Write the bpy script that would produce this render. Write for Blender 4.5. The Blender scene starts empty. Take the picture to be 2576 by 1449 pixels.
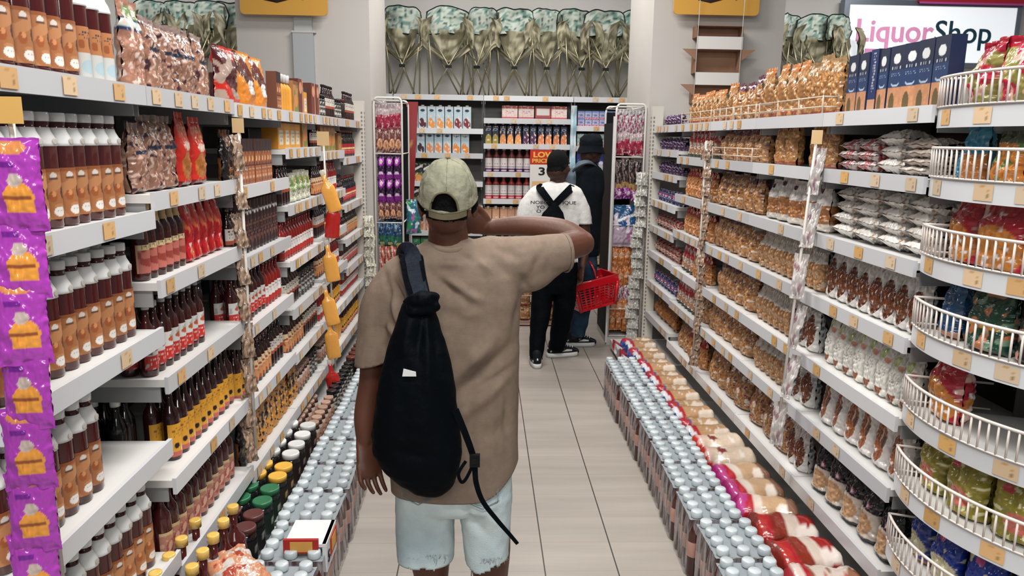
import bpy, math, random
from math import sin, cos, pi
from mathutils import Vector, Matrix, noise
S = bpy.context.scene
C = S.collection

# ------------------------------------------------------------------ camera, world, lights, exposure
FPX = 1900.0
RHO, TH, AL = 0.0147, math.radians(11.118), math.radians(2.321)
CAM = Vector((0, 0, 1.75))
FW = Vector((sin(AL)*cos(TH), cos(AL)*cos(TH), -sin(TH)))
_r0 = Vector((cos(AL), -sin(AL), 0)); _u0 = _r0.cross(FW)
RT = _r0*cos(RHO) + _u0*sin(RHO); UP = _u0*cos(RHO) - _r0*sin(RHO)
cam = bpy.data.cameras.new('camera'); cam.sensor_width = 36; cam.lens = FPX*36/2576; cam.clip_end = 100
co = bpy.data.objects.new('camera', cam); C.objects.link(co); S.camera = co
co.matrix_world = Matrix(((RT.x, UP.x, -FW.x, CAM.x), (RT.y, UP.y, -FW.y, CAM.y), (RT.z, UP.z, -FW.z, CAM.z), (0, 0, 0, 1)))
S.view_settings.view_transform = 'Standard'; S.view_settings.look = 'None'
S.view_settings.gamma = 1; S.view_settings.use_curve_mapping = False
S.view_settings.exposure = 0.0

def ray(px, py): return FW*FPX + RT*(px-1288) - UP*(py-724.5)
def at(px, py, Y):
    r = ray(px, py); return CAM + r*(Y/r.y)

w = bpy.data.worlds.new('world'); S.world = w; w.use_nodes = True
w.node_tree.nodes['Background'].inputs[0].default_value = (0.80, 0.90, 1.0, 1)
w.node_tree.nodes['Background'].inputs[1].default_value = 0.2
def area(name, loc, sx, sy, power, col=(1, .955, .905), rot=(0, 0, 0)):
    l = bpy.data.lights.new(name, 'AREA'); l.shape = 'RECTANGLE'; l.size = sx; l.size_y = sy; l.energy = power; l.color = col
    o = bpy.data.objects.new(name, l); C.objects.link(o); o.location = loc; o.rotation_euler = rot
    return o
for i, (x, y, p) in enumerate([(0.2, 0.1, 110), (0.2, 2.6, 88), (0.2, 4.9, 76), (0.3, 6.8, 56), (-3.4, 6.6, 62), (3.9, 6.6, 80)]):
    area('ceiling_or_fill_lamp', (x, y, 3.9), 1.3, 0.5, p)
area('ceiling_or_fill_lamp', (0.2, -2.6, 3.3), 2.4, .6, 105, rot=(math.radians(52), 0, 0))  # added fill, unseen behind the camera, tilted forward to brighten goods under the shelves
S.cycles.max_bounces = 6; S.cycles.diffuse_bounces = 3; S.cycles.glossy_bounces = 2; S.cycles.transparent_max_bounces = 12
S.cycles.use_adaptive_sampling = True

# ------------------------------------------------------------------ colour and materials
_cc = {}
def c(h, a=1.0):
    k = (h, a)
    if k not in _cc:
        v = [int(h[i:i+2], 16)/255 for i in (0, 2, 4)]
        _cc[k] = tuple(x/12.92 if x <= .04045 else ((x+.055)/1.055)**2.4 for x in v) + (a,)
    return _cc[k]
MAT = {}
def new_mat(name):
    m = bpy.data.materials.new(name); m.use_nodes = True; nt = m.node_tree
    return m, nt, nt.nodes['Principled BSDF']
def print_mat(name, rough, metal=0, mod=True, spec=.5, coat=0, bump=0):
    m, nt, b = new_mat(name)
    at_ = nt.nodes.new('ShaderNodeAttribute'); at_.attribute_name = 'Col'
    src = at_.outputs['Color']
    if mod:   # alpha below 1 marks printed or visible pieces of food: broken up by cells
        tc = nt.nodes.new('ShaderNodeTexCoord'); vo = nt.nodes.new('ShaderNodeTexVoronoi'); vo.inputs['Scale'].default_value = 62
        ns = nt.nodes.new('ShaderNodeTexNoise'); ns.inputs['Scale'].default_value = 30
        mx0 = nt.nodes.new('ShaderNodeMixRGB'); mx0.inputs[0].default_value = .04
        nt.links.new(tc.outputs['Object'], ns.inputs['Vector']); nt.links.new(tc.outputs['Object'], mx0.inputs[1]); nt.links.new(ns.outputs['Color'], mx0.inputs[2])
        nt.links.new(mx0.outputs[0], vo.inputs['Vector'])
        rp = nt.nodes.new('ShaderNodeValToRGB'); e = rp.color_ramp.elements
        e[0].position = .12; e[0].color = (1.0, 1.0, 1.0, 1); e[1].position = .62; e[1].color = (.30, .22, .18, 1)
        nt.links.new(vo.outputs['Distance'], rp.inputs[0])
        mu = nt.nodes.new('ShaderNodeMixRGB'); mu.blend_type = 'MULTIPLY'
        inv = nt.nodes.new('ShaderNodeMath'); inv.operation = 'SUBTRACT'; inv.inputs[0].default_value = 1
        nt.links.new(at_.outputs['Alpha'], inv.inputs[1]); nt.links.new(inv.outputs[0], mu.inputs[0])
        nt.links.new(src, mu.inputs[1]); nt.links.new(rp.outputs[0], mu.inputs[2]); src = mu.outputs[0]
    oi = nt.nodes.new('ShaderNodeObjectInfo'); hs = nt.nodes.new('ShaderNodeHueSaturation'); mr = nt.nodes.new('ShaderNodeMapRange')
    mr.inputs['To Min'].default_value = .86; mr.inputs['To Max'].default_value = 1.1
    nt.links.new(oi.outputs['Random'], mr.inputs['Value']); nt.links.new(mr.outputs[0], hs.inputs['Value']); nt.links.new(src, hs.inputs['Color'])
    nt.links.new(hs.outputs[0], b.inputs['Base Color'])
    b.inputs['Roughness'].default_value = rough; b.inputs['Metallic'].default_value = metal; b.inputs['Specular IOR Level'].default_value = spec
    b.inputs['Coat Weight'].default_value = coat
    if bump:
        tc2 = nt.nodes.new('ShaderNodeTexCoord'); n2 = nt.nodes.new('ShaderNodeTexNoise'); n2.inputs['Scale'].default_value = bump
        bp = nt.nodes.new('ShaderNodeBump'); bp.inputs['Strength'].default_value = .35; bp.inputs['Distance'].default_value = .006
        nt.links.new(tc2.outputs['Object'], n2.inputs['Vector']); nt.links.new(n2.outputs['Fac'], bp.inputs['Height']); nt.links.new(bp.outputs[0], b.inputs['Normal'])
    MAT[name] = m
    return m
print_mat('matte', .65, mod=False, spec=.2)
print_mat('paper', .5)
print_mat('gloss', .14, mod=False, coat=.3)
print_mat('film', .2, bump=38, coat=.25)
print_mat('metal', .35, metal=.8, mod=False)
print_mat('enamel', .32, mod=False)

def noise_mat(name, ca, cb, scale, rough=.7, bump=0, bscale=None, detail=4, stretch=(1, 1, 1), metal=0, spec=.15):
    m, nt, b = new_mat(name)
    tc = nt.nodes.new('ShaderNodeTexCoord'); mp = nt.nodes.new('ShaderNodeMapping'); mp.inputs['Scale'].default_value = stretch
    n = nt.nodes.new('ShaderNodeTexNoise'); n.inputs['Scale'].default_value = scale; n.inputs['Detail'].default_value = detail
    r = nt.nodes.new('ShaderNodeValToRGB'); r.color_ramp.elements[0].color = ca; r.color_ramp.elements[1].color = cb
    r.color_ramp.elements[0].position = .35; r.color_ramp.elements[1].position = .65
    nt.links.new(tc.outputs['Object'], mp.inputs['Vector']); nt.links.new(mp.outputs[0], n.inputs['Vector'])
    nt.links.new(n.outputs['Fac'], r.inputs[0]); nt.links.new(r.outputs[0], b.inputs['Base Color'])
    b.inputs['Roughness'].default_value = rough; b.inputs['Metallic'].default_value = metal; b.inputs['Specular IOR Level'].default_value = spec
    if bump:
        n2 = nt.nodes.new('ShaderNodeTexNoise'); n2.inputs['Scale'].default_value = bscale or scale*4; n2.inputs['Detail'].default_value = 3
        bp = nt.nodes.new('ShaderNodeBump'); bp.inputs['Strength'].default_value = bump; bp.inputs['Distance'].default_value = .01
        nt.links.new(mp.outputs[0], n2.inputs['Vector']); nt.links.new(n2.outputs['Fac'], bp.inputs['Height']); nt.links.new(bp.outputs[0], b.inputs['Normal'])
    MAT[name] = m
    return m
noise_mat('wall', c('bfbdb9'), c('c6c4c0'), 1.5, .8)
noise_mat('column', c('b4b0ac'), c('bab6b2'), 1.2, .75)
noise_mat('cardboard', c('8a6a55'), c('947460'), 6, .85)
noise_mat('tee', c('74665a'), c('7c6d60'), 40, .9, .10, 220)
noise_mat('white_tee', c('c9cac8'), c('d2d3d1'), 30, .9, .2, 90)
noise_mat('black_tee', c('060b11'), c('080f16'), 30, .9, .3, 90)
noise_mat('denim', c('a3b7bf'), c('c6d3d3'), 5, .9, .3, 300, detail=6)
noise_mat('dark_denim', c('1b2c3d'), c('2c4256'), 9, .9, .2, 200)
noise_mat('black_cloth', c('010409'), c('03080d'), 12, .75, .35, 70, spec=.07)
noise_mat('bag_cloth', c('000307'), c('01050a'), 8, .65, .5, 26, spec=.07)
noise_mat('strap_cloth', c('161c28'), c('1f2632'), 60, .6, .3, 400)
noise_mat('grey_cloth', c('4a5560'), c('57626d'), 14, .8, .3, 70)
noise_mat('cap_cloth', c('7a7b69'), c('868775'), 18, .9, .35, 60)
noise_mat('cap_dark', c('57523f'), c('635d4a'), 18, .9, .2, 60)
noise_mat('skin', c('4a2a1d'), c('593526'), 7, .5, .05, 120, spec=.4)
noise_mat('skin_dark', c('38211a'), c('442a20'), 7, .55, .05, 120, spec=.35)
noise_mat('hair', c('07080a'), c('0f0f11'), 60, .9, .6, 220)
noise_mat('fringe', c('c3cccb'), c('d3d8d6'), 50, .9)

# floor: long plank-like tiles, dark joints along the aisle and faint cross joints
m, nt, b = new_mat('floor_tiles'); MAT['floor'] = m
tc = nt.nodes.new('ShaderNodeTexCoord'); sp = nt.nodes.new('ShaderNodeSeparateXYZ'); nt.links.new(tc.outputs['Object'], sp.inputs[0])
def joint(sock, off, pitch, wid):
    a = nt.nodes.new('ShaderNodeMath'); a.operation = 'SUBTRACT'; a.inputs[1].default_value = off; nt.links.new(sock, a.inputs[0])
    d = nt.nodes.new('ShaderNodeMath'); d.operation = 'DIVIDE'; d.inputs[1].default_value = pitch; nt.links.new(a.outputs[0], d.inputs[0])
    f = nt.nodes.new('ShaderNodeMath'); f.operation = 'PINGPONG'; f.inputs[1].default_value = .5; nt.links.new(d.outputs[0], f.inputs[0])
    l = nt.nodes.new('ShaderNodeMath'); l.operation = 'LESS_THAN'; l.inputs[1].default_value = wid/2/pitch; nt.links.new(f.outputs[0], l.inputs[0])
    return l.outputs[0]
jx = joint(sp.outputs['X'], -.035, .3035, .0055); jy = joint(sp.outputs['Y'], 2.831, .2295, .0035)
nz = nt.nodes.new('ShaderNodeTexNoise'); nz.inputs['Scale'].default_value = 1.6; nz.inputs['Detail'].default_value = 5
mpn = nt.nodes.new('ShaderNodeMapping'); mpn.inputs['Scale'].default_value = (.6, 6, 1); nt.links.new(tc.outputs['Object'], mpn.inputs[0]); nt.links.new(mpn.outputs[0], nz.inputs['Vector'])
rp = nt.nodes.new('ShaderNodeValToRGB'); rp.color_ramp.elements[0].color = c('948d86'); rp.color_ramp.elements[1].color = c('a49d95')
rp.color_ramp.elements[0].position = .3; rp.color_ramp.elements[1].position = .7; nt.links.new(nz.outputs['Fac'], rp.inputs[0])
m1 = nt.nodes.new('ShaderNodeMixRGB'); m1.inputs[2].default_value = c('93877d'); nt.links.new(jy, m1.inputs[0]); nt.links.new(rp.outputs[0], m1.inputs[1])
m2 = nt.nodes.new('ShaderNodeMixRGB'); m2.inputs[2].default_value = c('2e2a26'); nt.links.new(jx, m2.inputs[0]); nt.links.new(m1.outputs[0], m2.inputs[1])
nt.links.new(m2.outputs[0], b.inputs['Base Color']); b.inputs['Roughness'].default_value = .38

# clear shrink film: mostly see-through, with milky streaks
m, nt, b = new_mat('shrink_film'); MAT['wrap'] = m
out = nt.nodes['Material Output']; tr = nt.nodes.new('ShaderNodeBsdfTransparent'); mx = nt.nodes.new('ShaderNodeMixShader')
tc = nt.nodes.new('ShaderNodeTexCoord'); mp = nt.nodes.new('ShaderNodeMapping'); mp.inputs['Scale'].default_value = (22, 22, 3.5)
n = nt.nodes.new('ShaderNodeTexNoise'); n.inputs['Scale'].default_value = 2.2; n.inputs['Detail'].default_value = 3
r = nt.nodes.new('ShaderNodeValToRGB'); r.color_ramp.elements[0].position = .42; r.color_ramp.elements[0].color = (.12,)*3+(1,); r.color_ramp.elements[1].position = .62; r.color_ramp.elements[1].color = (.75,)*3+(1,)
nt.links.new(tc.outputs['Object'], mp.inputs[0]); nt.links.new(mp.outputs[0], n.inputs['Vector']); nt.links.new(n.outputs['Fac'], r.inputs[0])
nt.links.new(r.outputs[0], mx.inputs[0]); nt.links.new(tr.outputs[0], mx.inputs[1]); nt.links.new(b.outputs[0], mx.inputs[2]); nt.links.new(mx.outputs[0], out.inputs['Surface'])
b.inputs['Base Color'].default_value = c('a9a6aa'); b.inputs['Roughness'].default_value = .18

# milky taut film between the bottle caps
m, nt, b = new_mat('milky_film'); MAT['milky'] = m
out = nt.nodes['Material Output']; tr = nt.nodes.new('ShaderNodeBsdfTransparent'); mx = nt.nodes.new('ShaderNodeMixShader'); mx.inputs[0].default_value = .72
nt.links.new(tr.outputs[0], mx.inputs[1]); nt.links.new(b.outputs[0], mx.inputs[2]); nt.links.new(mx.outputs[0], out.inputs['Surface'])
b.inputs['Base Color'].default_value = c('9fa9af'); b.inputs['Roughness'].default_value = .25

# lit sign face
m, nt, b = new_mat('lit_sign'); MAT['sign'] = m
b.inputs['Base Color'].default_value = c('e6e8ea'); b.inputs['Emission Color'].default_value = c('e4ecf4'); b.inputs['Emission Strength'].default_value = .55

# ------------------------------------------------------------------ mesh builder
class MB:
    def __init__(s): s.v = []; s.f = []; s.c = []; s.sm = []; s.mi = []; s.mk = []
    def _m(s, mat):
        if mat not in s.mk: s.mk.append(mat)
        return s.mk.index(mat)
    def face(s, idx, col, mat='matte', smooth=False):
        s.f.append(idx); s.c.append(col); s.sm.append(smooth); s.mi.append(s._m(mat))
    def grid(s, fn, nu, nv, col, mat='matte', smooth=True, cu=False, skip=None, flip=False):
        b0 = len(s.v); mu = nu if cu else nu+1
        for j in range(nv+1):
            for i in range(mu): s.v.append(tuple(fn(i/nu, j/nv)))
        fc = callable(col)
        if fc: tab = [[col(min(max(i/nu, .002), .998), min(max(j/nv, .002), .998)) for i in range(nu+1)] for j in range(nv+1)]
        for j in range(nv):
            for i in range(nu):
                u, v = (i+.5)/nu, (j+.5)/nv
                if skip and skip(u, v): continue
                i2 = (i+1) % mu if cu else i+1
                q = [b0+j*mu+i, b0+j*mu+i2, b0+(j+1)*mu+i2, b0+(j+1)*mu+i]
                if flip: q.reverse()
                cl = col
                if fc:
                    cl = [tab[j][i], tab[j][i+1], tab[j+1][i+1], tab[j+1][i]]
                    if flip: cl.reverse()
                s.face(q, cl, mat, smooth)
        return s
    def box(s, x0, y0, z0, x1, y1, z1, col, mat='matte', front=None, nf=None):
        """front: painter for the -Y face; nf its grid"""
        b0 = len(s.v)
        s.v += [(x0, y0, z0), (x1, y0, z0), (x1, y1, z0), (x0, y1, z0), (x0, y0, z1), (x1, y0, z1), (x1, y1, z1), (x0, y1, z1)]
        for q in ((3, 2, 1, 0), (4, 5, 6, 7), (1, 2, 6, 5), (2, 3, 7, 6), (3, 0, 4, 7)) + (() if front else ((0, 1, 5, 4),)):
            s.face([b0+k for k in q], col, mat)
        if front:
            s.grid(lambda u, v: (x0+(x1-x0)*u, y0, z0+(z1-z0)*v), nf[0], nf[1], front, mat, smooth=False)
        return s
    def lathe(s, prof, seg, col, mat='gloss', smooth=True, sx=1, sy=1, cx=0, cy=0):
        """prof: (r, z) or (r, z, colour) bottom to top; colour of the ring that starts there"""
        b0 = len(s.v); n = len(prof)
        for p in prof:
            for i in range(seg):
                a = 2*pi*i/seg; s.v.append((cx+p[0]*sx*cos(a), cy+p[0]*sy*sin(a), p[1]))
        cc = col
        for j in range(n-1):
            if len(prof[j]) > 2 and prof[j][2]: cc = prof[j][2]
            for i in range(seg):
                s.face([b0+j*seg+i, b0+j*seg+(i+1) % seg, b0+(j+1)*seg+(i+1) % seg, b0+(j+1)*seg+i], cc, mat, smooth)
        if prof[0][0] > 1e-5: s.face([b0+i for i in range(seg)][::-1], prof[0][2] if len(prof[0]) > 2 and prof[0][2] else col, mat)
        if prof[-1][0] > 1e-5: s.face([b0+(n-1)*seg+i for i in range(seg)], cc, mat)
        return s
    def tube(s, pts, r, col, mat='enamel', seg=6, closed=False, flat=1.0, up=None):
        pts = [Vector(p) for p in pts]; n = len(pts); b0 = len(s.v)
        rr = r if isinstance(r, (list, tuple)) else [r]*n
        ref = Vector(up) if up else None
        for k, p in enumerate(pts):
            if closed: t = pts[(k+1) % n]-pts[k-1]
            else: t = pts[min(k+1, n-1)]-pts[max(k-1, 0)]
            t.normalize()
            h = ref or (Vector((0, 0, 1)) if abs(t.z) < .9 else Vector((1, 0, 0)))
            a = t.cross(h).normalized(); bb = a.cross(t).normalized()
            for i in range(seg):
                an = 2*pi*i/seg; s.v.append(tuple(p + a*(cos(an)*rr[k]) + bb*(sin(an)*rr[k]*flat)))
        m = n if closed else n-1
        for j in range(m):
            for i in range(seg):
                j2 = (j+1) % n
                s.face([b0+j*seg+i, b0+j2*seg+i, b0+j2*seg+(i+1) % seg, b0+j*seg+(i+1) % seg], col, mat, True)
        if not closed:
            s.face([b0+i for i in range(seg)], col, mat); s.face([b0+(n-1)*seg+i for i in range(seg)][::-1], col, mat)
        return s
    def join(s, o):
        b0 = len(s.v); s.v += o.v
        for q, cl, sm, mi in zip(o.f, o.c, o.sm, o.mi): s.face([b0+k for k in q], cl, o.mk[mi], sm)
        return s
    def xf(s, M):
        s.v = [tuple(M @ Vector(p)) for p in s.v]; return s
    def mesh(s, name):
        me = bpy.data.meshes.new(name); me.from_pydata(s.v, [], s.f)
        for k in s.mk: me.materials.append(MAT[k])
        me.polygons.foreach_set('material_index', s.mi); me.polygons.foreach_set('use_smooth', s.sm)
        ca = me.color_attributes.new('Col', 'FLOAT_COLOR', 'CORNER'); buf = []
        for q, cl in zip(s.f, s.c):
            if isinstance(cl, list):
                for x in cl: buf += x
            else: buf += list(cl)*len(q)
        ca.data.foreach_set('color', buf); me.update()
        return me
def link(name, data, parent=None, loc=None, rotz=0.0):
    o = bpy.data.objects.new(name, data); C.objects.link(o)
    if parent: o.parent = parent
    if loc is not None: o.location = loc
    if rotz: o.rotation_euler = (0, 0, rotz)
    return o
def tag(o, label, cat, group=None, kind=None):
    if label: o['label'] = label
    if cat: o['category'] = cat
    if group: o['group'] = group
    if kind: o['kind'] = kind
    return o
def structure(name, mb, parent=None, matname=None):
    me = mb.mesh(name)
    if matname: me.materials.clear(); me.materials.append(MAT[matname])
    o = link(name, me, parent)
    if not parent: o['kind'] = 'structure'
    return o
WORD = ['first', 'second', 'third', 'fourth', 'fifth', 'sixth', 'seventh', 'eighth', 'ninth', 'tenth', 'eleventh', 'twelfth', 'thirteenth',
        'fourteenth', 'fifteenth', 'sixteenth', 'seventeenth', 'eighteenth', 'nineteenth', 'twentieth']
def nth(i): return WORD[i] if i < 20 else 'twenty-' + WORD[i-20] if i < 29 else 'number %d' % (i+1)

# painters: P(base, shapes...) gives a function of (u, v)
def P(base, *sh):
    def f(u, v):
        cl = base
        for s in sh:
            k = s[0]
            if k == 'r':
                if s[1] <= u <= s[3] and s[2] <= v <= s[4]: cl = s[5]
            elif k == 'e':
                if ((u-s[1])/s[3])**2+((v-s[2])/s[4])**2 <= 1: cl = s[5]
            elif k == 'n':     # blotches: scale, threshold, colour, seed
                if noise.noise(Vector((u*s[1], v*s[1]*1.3, s[4] if len(s) > 4 else 0))) > s[2]: cl = s[3]
            elif k == 't':     # lines of print: x0 y0 x1 y1 colour rows
                if s[1] <= u <= s[3] and s[2] <= v <= s[4]:
                    q = (v-s[2])/(s[4]-s[2])*s[6]
                    if (q % 1) > .4 and noise.cell(Vector((u*40, int(q)*7.3, 1))) > .25: cl = s[5]
            elif k == 'd':     # slanted band: v between a+b*u and +w
                t = v-(s[1]+s[2]*u)
                if 0 <= t <= s[3]: cl = s[4]
        return cl
    return f

# ------------------------------------------------------------------ product prototypes
PROTO = {}
class Proto:
    def __init__(s, name, desc, cat, w, d, h):
        s.name, s.desc, s.cat, s.w, s.d, s.h = name, desc, cat, w, d, h; s.parts = []; s.meshes = None; s.one = None
        PROTO[name] = s
    def part(s, pname, mb): s.parts.append((pname, mb)); return s
    def place(s, loc, rotz, label, group, full=True, tilt=0.0, sc=None):
        if full:
            if s.meshes is None: s.meshes = [mb.mesh(n) for n, mb in s.parts]
            o = link(s.name, s.meshes[0], None, loc)
            for (n, _), me in zip(s.parts[1:], s.meshes[1:]): link(n, me, o)
        else:
            if s.one is None:
                a = MB()
                for _, mb in s.parts: a.join(mb)
                s.one = a.mesh(s.name)
            o = link(s.name, s.one, None, loc)
        o.rotation_euler = (tilt, 0, rotz)
        if sc: o.scale = sc if isinstance(sc, tuple) else (sc,)*3
        tag(o, label, s.cat, group)
        return o

def bottle(name, desc, w, h, body, cap, lab=None, lv=(.1, .45), neck=None, shoulder=.62, neckr=.36, capr=None, caph=.07, wrap=.5, cat='bottle', mat='gloss', seg=20, nl=(36, 30), sleeve=None, square=False, cap_mat='gloss'):
    r = w/2*.97; p = Proto(name, desc, cat, w, w, h); nr = r*neckr; cr = capr or nr*1.25
    zc = h*(1-caph)
    prof = [(r*.9, 0), (r, h*.02), (r, h*.12), (r*.985, h*.3), (r, h*(shoulder-.08)), (r*.97, h*shoulder), (r*.86, h*(shoulder+.06)), (nr*1.35, h*(shoulder+.13)), (nr, h*min(.9, shoulder+.2)), (nr, zc)] if neckr < .5 else [(r*.9, 0), (r, h*.02), (r, h*.3), (r, h*(shoulder-.03)), (r*.97, h*shoulder), (r*.86, h*(shoulder+.05)), (nr*1.1, h*(shoulder+.1)), (nr, h*(shoulder+.13)), (nr, zc)]
    prof = [q for i, q in enumerate(prof) if i == 0 or q[1] > prof[i-1][1]]
    p.part(name, MB().lathe(prof, seg, body, mat))
    cm = MB(); rg = c('%02x%02x%02x' % (0, 0, 0)) if False else cap
    cm.lathe([(cr, zc-.001), (cr, h-.002), (cr*.93, h), (cr*.6, h), (0.0001, h-.0005)], 16, rg, cap_mat)
    p.part('cap', cm)
    if lab:
        a0 = wrap*pi; R = r*1.012+.0005
        lm = MB(); lm.grid(lambda u, v: (R*sin((u-.5)*2*a0), -R*cos((u-.5)*2*a0), h*(lv[0]+(lv[1]-lv[0])*v)), nl[0], nl[1], lab, 'paper')
        p.part('label', lm)
    if neck:   # printed neck sleeve following the shoulder
        nm = MB(); k = 1.03
        pr = [(a*k+.0006, b) for a, b in prof if h*neck[0] <= b <= h*.88] if neck[1] == 'part' else [(a*k+.0006, b) for a, b in prof if b >= h*neck[0]] + [(cr*1.02, zc+.004)] if neck[1] == 'full' else [(nr*1.2+.001, h*neck[0]), (nr*1.15+.001, h*(neck[0]+.1))]
        nm.lathe(pr, 16, neck[2], 'paper'); p.part('neck_label', nm)
    return p

def jar(name, desc, w, h, body, lid, lab=None, lidh=.14, cat='jar', lv=(.15, .7)):
    r = w/2*.96; p = Proto(name, desc, cat, w, w, h)
    p.part(name, MB().lathe([(r*.9, 0), (r, h*.04), (r, h*.72), (r*.85, h*(1-lidh))], 20, body, 'gloss'))
    p.part('lid', MB().lathe([(r*.95, h*(1-lidh)-.001), (r*.97, h-.004), (r*.92, h), (r*.8, h-.001), (.0001, h-.001)], 20, lid, 'enamel'))
    if lab: p.part('label', MB().grid(lambda u, v: (r*1.015*sin((u-.5)*4.4), -r*1.015*cos((u-.5)*4.4), h*(lv[0]+(lv[1]-lv[0])*v)), 18, 10, lab, 'paper'))
    return p

def carton(name, desc, w, d, h, side, front, nf=(16, 24), gable=None, cap=None, cat='carton', mat='paper', top=None):
    p = Proto(name, desc, cat, w, d, h); g = gable or 0; b = MB(); nf = (int(nf[0]*1.7), int(nf[1]*1.7))
    b.box(-w/2*.97, -d/2, 0, w/2*.97, d/2, h-g, side, mat, front, nf)
    if g:
        b0 = len(b.v); x = w/2*.97; b.v += [(-x, -d/2, h-g), (x, -d/2, h-g), (x, d/2, h-g), (-x, d/2, h-g), (-x, 0, h), (x, 0, h)]
        tcol = top or side
        for q in ((0, 1, 5, 4), (2, 3, 4, 5), (1, 2, 5), (3, 0, 4)): b.face([b0+k for k in q], tcol, mat)
    p.part(name, b)
    if cap: p.part('cap', MB().lathe([(w*.2, h-g*.55-(0 if g else .001)), (w*.2, h+.012), (.0001, h+.0125)], 10, cap, 'gloss', cy=-d*.15 if g else 0))
    return p

def bag(name, desc, w, d, h, paint, seed=0, stand=True, crimp=.08, wr=.006, cat='bag', mat='film', nu=38, nv=50, back=None, lean=0.0, parts=None, ruffle=.5):
    """a filled bag; stand: boxy foot, flat sealed top. Painter runs over the front, mirrored on the back"""
    p = Proto(name, desc, cat, w, d, h)
    def pv(v):
        if stand:
            lo = min(1, (v/.05)**.5) if v < .05 else 1
            hi = 1 if v < .5 else max(0, 1-((v-.5)/(.5-crimp)))**.55 if v < 1-crimp else 0
            return lo*hi*(.92+.08*sin(v*9+seed))
        if v < crimp or v > 1-crimp: return 0
        t = (v-crimp)/(1-2*crimp); return max(0, sin(pi*t))**.45
    def surf(sign):
        def fn(u, v):
            e = abs(2*u-1); k = pv(v); th = d/2*k*(1-e**3.2)**.6 if e < 1 else 0
            n1 = noise.noise(Vector((u*5+seed*3.1, v*6, sign*2.0))); n2 = noise.noise(Vector((u*13+seed, v*15, sign+5)))
            wv = w*(1-.10*k*(1 if not stand else .5)) * (1+.03*noise.noise(Vector((v*4, seed, 0))))
            x = (u-.5)*wv; z = h*v
            y = sign*(th+.0008) + (n1*wr*1.6+n2*wr)*min(1, .3+k)*sign
            if k < .35: y += wr*2.2*ruffle*sin(u*17+seed)*(1-k/.35)
            x += wr*n2*1.2; z += wr*n1*.8*(1 if .02 < v else 0)
            return (x, y+lean*(v**2), max(0, z) if stand else z)
        return fn
    b = MB(); b.grid(surf(-1), nu, nv, paint, mat); b.grid(surf(1), nu, nv, back or (lambda u, v: paint(1-u, v)), mat, flip=True)
    p.part(name, b)
    for pn, mb in (parts or []): p.part(pn, mb)
    return p

# colour shorthands
TAN = c('a0683f'); CRM = c('d9c7a8'); WHT = c('cfd0cf'); DRK = c('0b0d10'); MAR = c('3d1512'); SLV = c('a9b0b4'); RED = c('b3161c'); YEL = c('d59a2c')
ORG = c('c47a35'); NVY = c('12203e'); PUR = c('5b1040'); GRN = c('2c6b40'); TEAL = c('24506a')
def food(h, a=.35): return c(h, a)
# --- sauces (dark bottles)
lab_tan = P(TAN, ('n', 3, .05, c('b27c52'), 3), ('r', 0, .93, 1, 1, c('8a4f28')), ('e', .38, .86, .07, .06, c('cfc9c2')), ('e', .38, .80, .10, .025, c('5a4038')), ('e', .60, .52, .085, .13, c('4a1e12')), ('e', .34, .45, .08, .11, c('96532c')), ('e', .36, .5, .04, .05, c('c98a5a')), ('t', .70, .3, .9, .7, c('e0cdb6'), 5), ('e', .46, .15, .13, .1, c('dedbd6')), ('t', .38, .13, .54, .17, c('7b5a4a'), 1))
bottle('sauce_bottle', 'dark sauce bottle with silver cap and tan label', .062, .27, c('46191a'), c('e2e6e8'), lab_tan, (.08, .52), (.70, 'part', c('f0f2f2')), shoulder=.74, neckr=.58, caph=.075, capr=.0195, wrap=.62, nl=(56, 48))
PROTO['sauce_bottle'].part('medallion', MB().lathe([(.0085, 0), (.0085, .0012), (.006, .0016), (.0001, .0016)], 16, c('c9c5bd'), 'paper').xf(Matrix.Translation((0, -.0305, .203)) @ Matrix.Rotation(pi/2, 4, 'X')))
bottle('sauce_bottle_white', 'dark sauce bottle with blue-white lower label', .062, .26, c('46191a'), c('e2e6e8'), P(c('c4c6c2'), ('r', 0, .5, 1, 1, c('b5784a')), ('e', .6, .68, .08, .12, c('3a1a10')), ('e', .34, .66, .07, .09, c('96532c')), ('e', .5, .22, .2, .14, c('a9c2cc')), ('t', .3, .75, .7, .9, c('24324a'), 3)), (.04, .52), (.70, 'part', c('f0f2f2')), shoulder=.74, neckr=.58, caph=.075, capr=.0195, wrap=.62, nl=(56, 48))
bottle('beige_neck_bottle', 'dark bottle with beige neck and strawberry-pink label', .056, .235, c('3a1413'), c('c9ae7c'), P(c('b4665a'), ('n', 3, .0, c('8e3a30'), 1), ('r', 0, .82, 1, 1, c('d2bd93')), ('t', .1, .84, .9, .97, c('5a4430'), 2), ('r', 0, 0, .06, 1, c('c99a80'))), (.1, .48), (.74, 'full', c('cbb286')), shoulder=.62, neckr=.42)
bottle('chutney_bottle', 'dark bottle with cream neck band and pink fruit label', .06, .25, c('43191a'), c('b9b49c'), P(c('b07a68'), ('e', .5, .4, .3, .3, c('9a4e42')), ('e', .4, .5, .1, .14, c('cf9d8a')), ('n', 4, .2, c('c9a08c'), 6), ('r', 0, .9, 1, 1, c('c7b184'))), (.06, .42), (.52, 'band', c('c9b284')), shoulder=.6, neckr=.34)
bottle('tomato_sauce_bottle', 'dark bottle with white and red label', .055, .225, c('3b1516'), c('9aa0a2'), P(c('d0cfcd'), ('r', 0, 0, 1, .48, c('b92a22')), ('t', .2, .1, .8, .4, c('e0c9c4'), 2), ('e', .5, .72, .2, .1, c('b0522f')), ('n', 5, .3, c('a8a7a5'), 4)), (.1, .5), shoulder=.6, neckr=.36)
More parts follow.
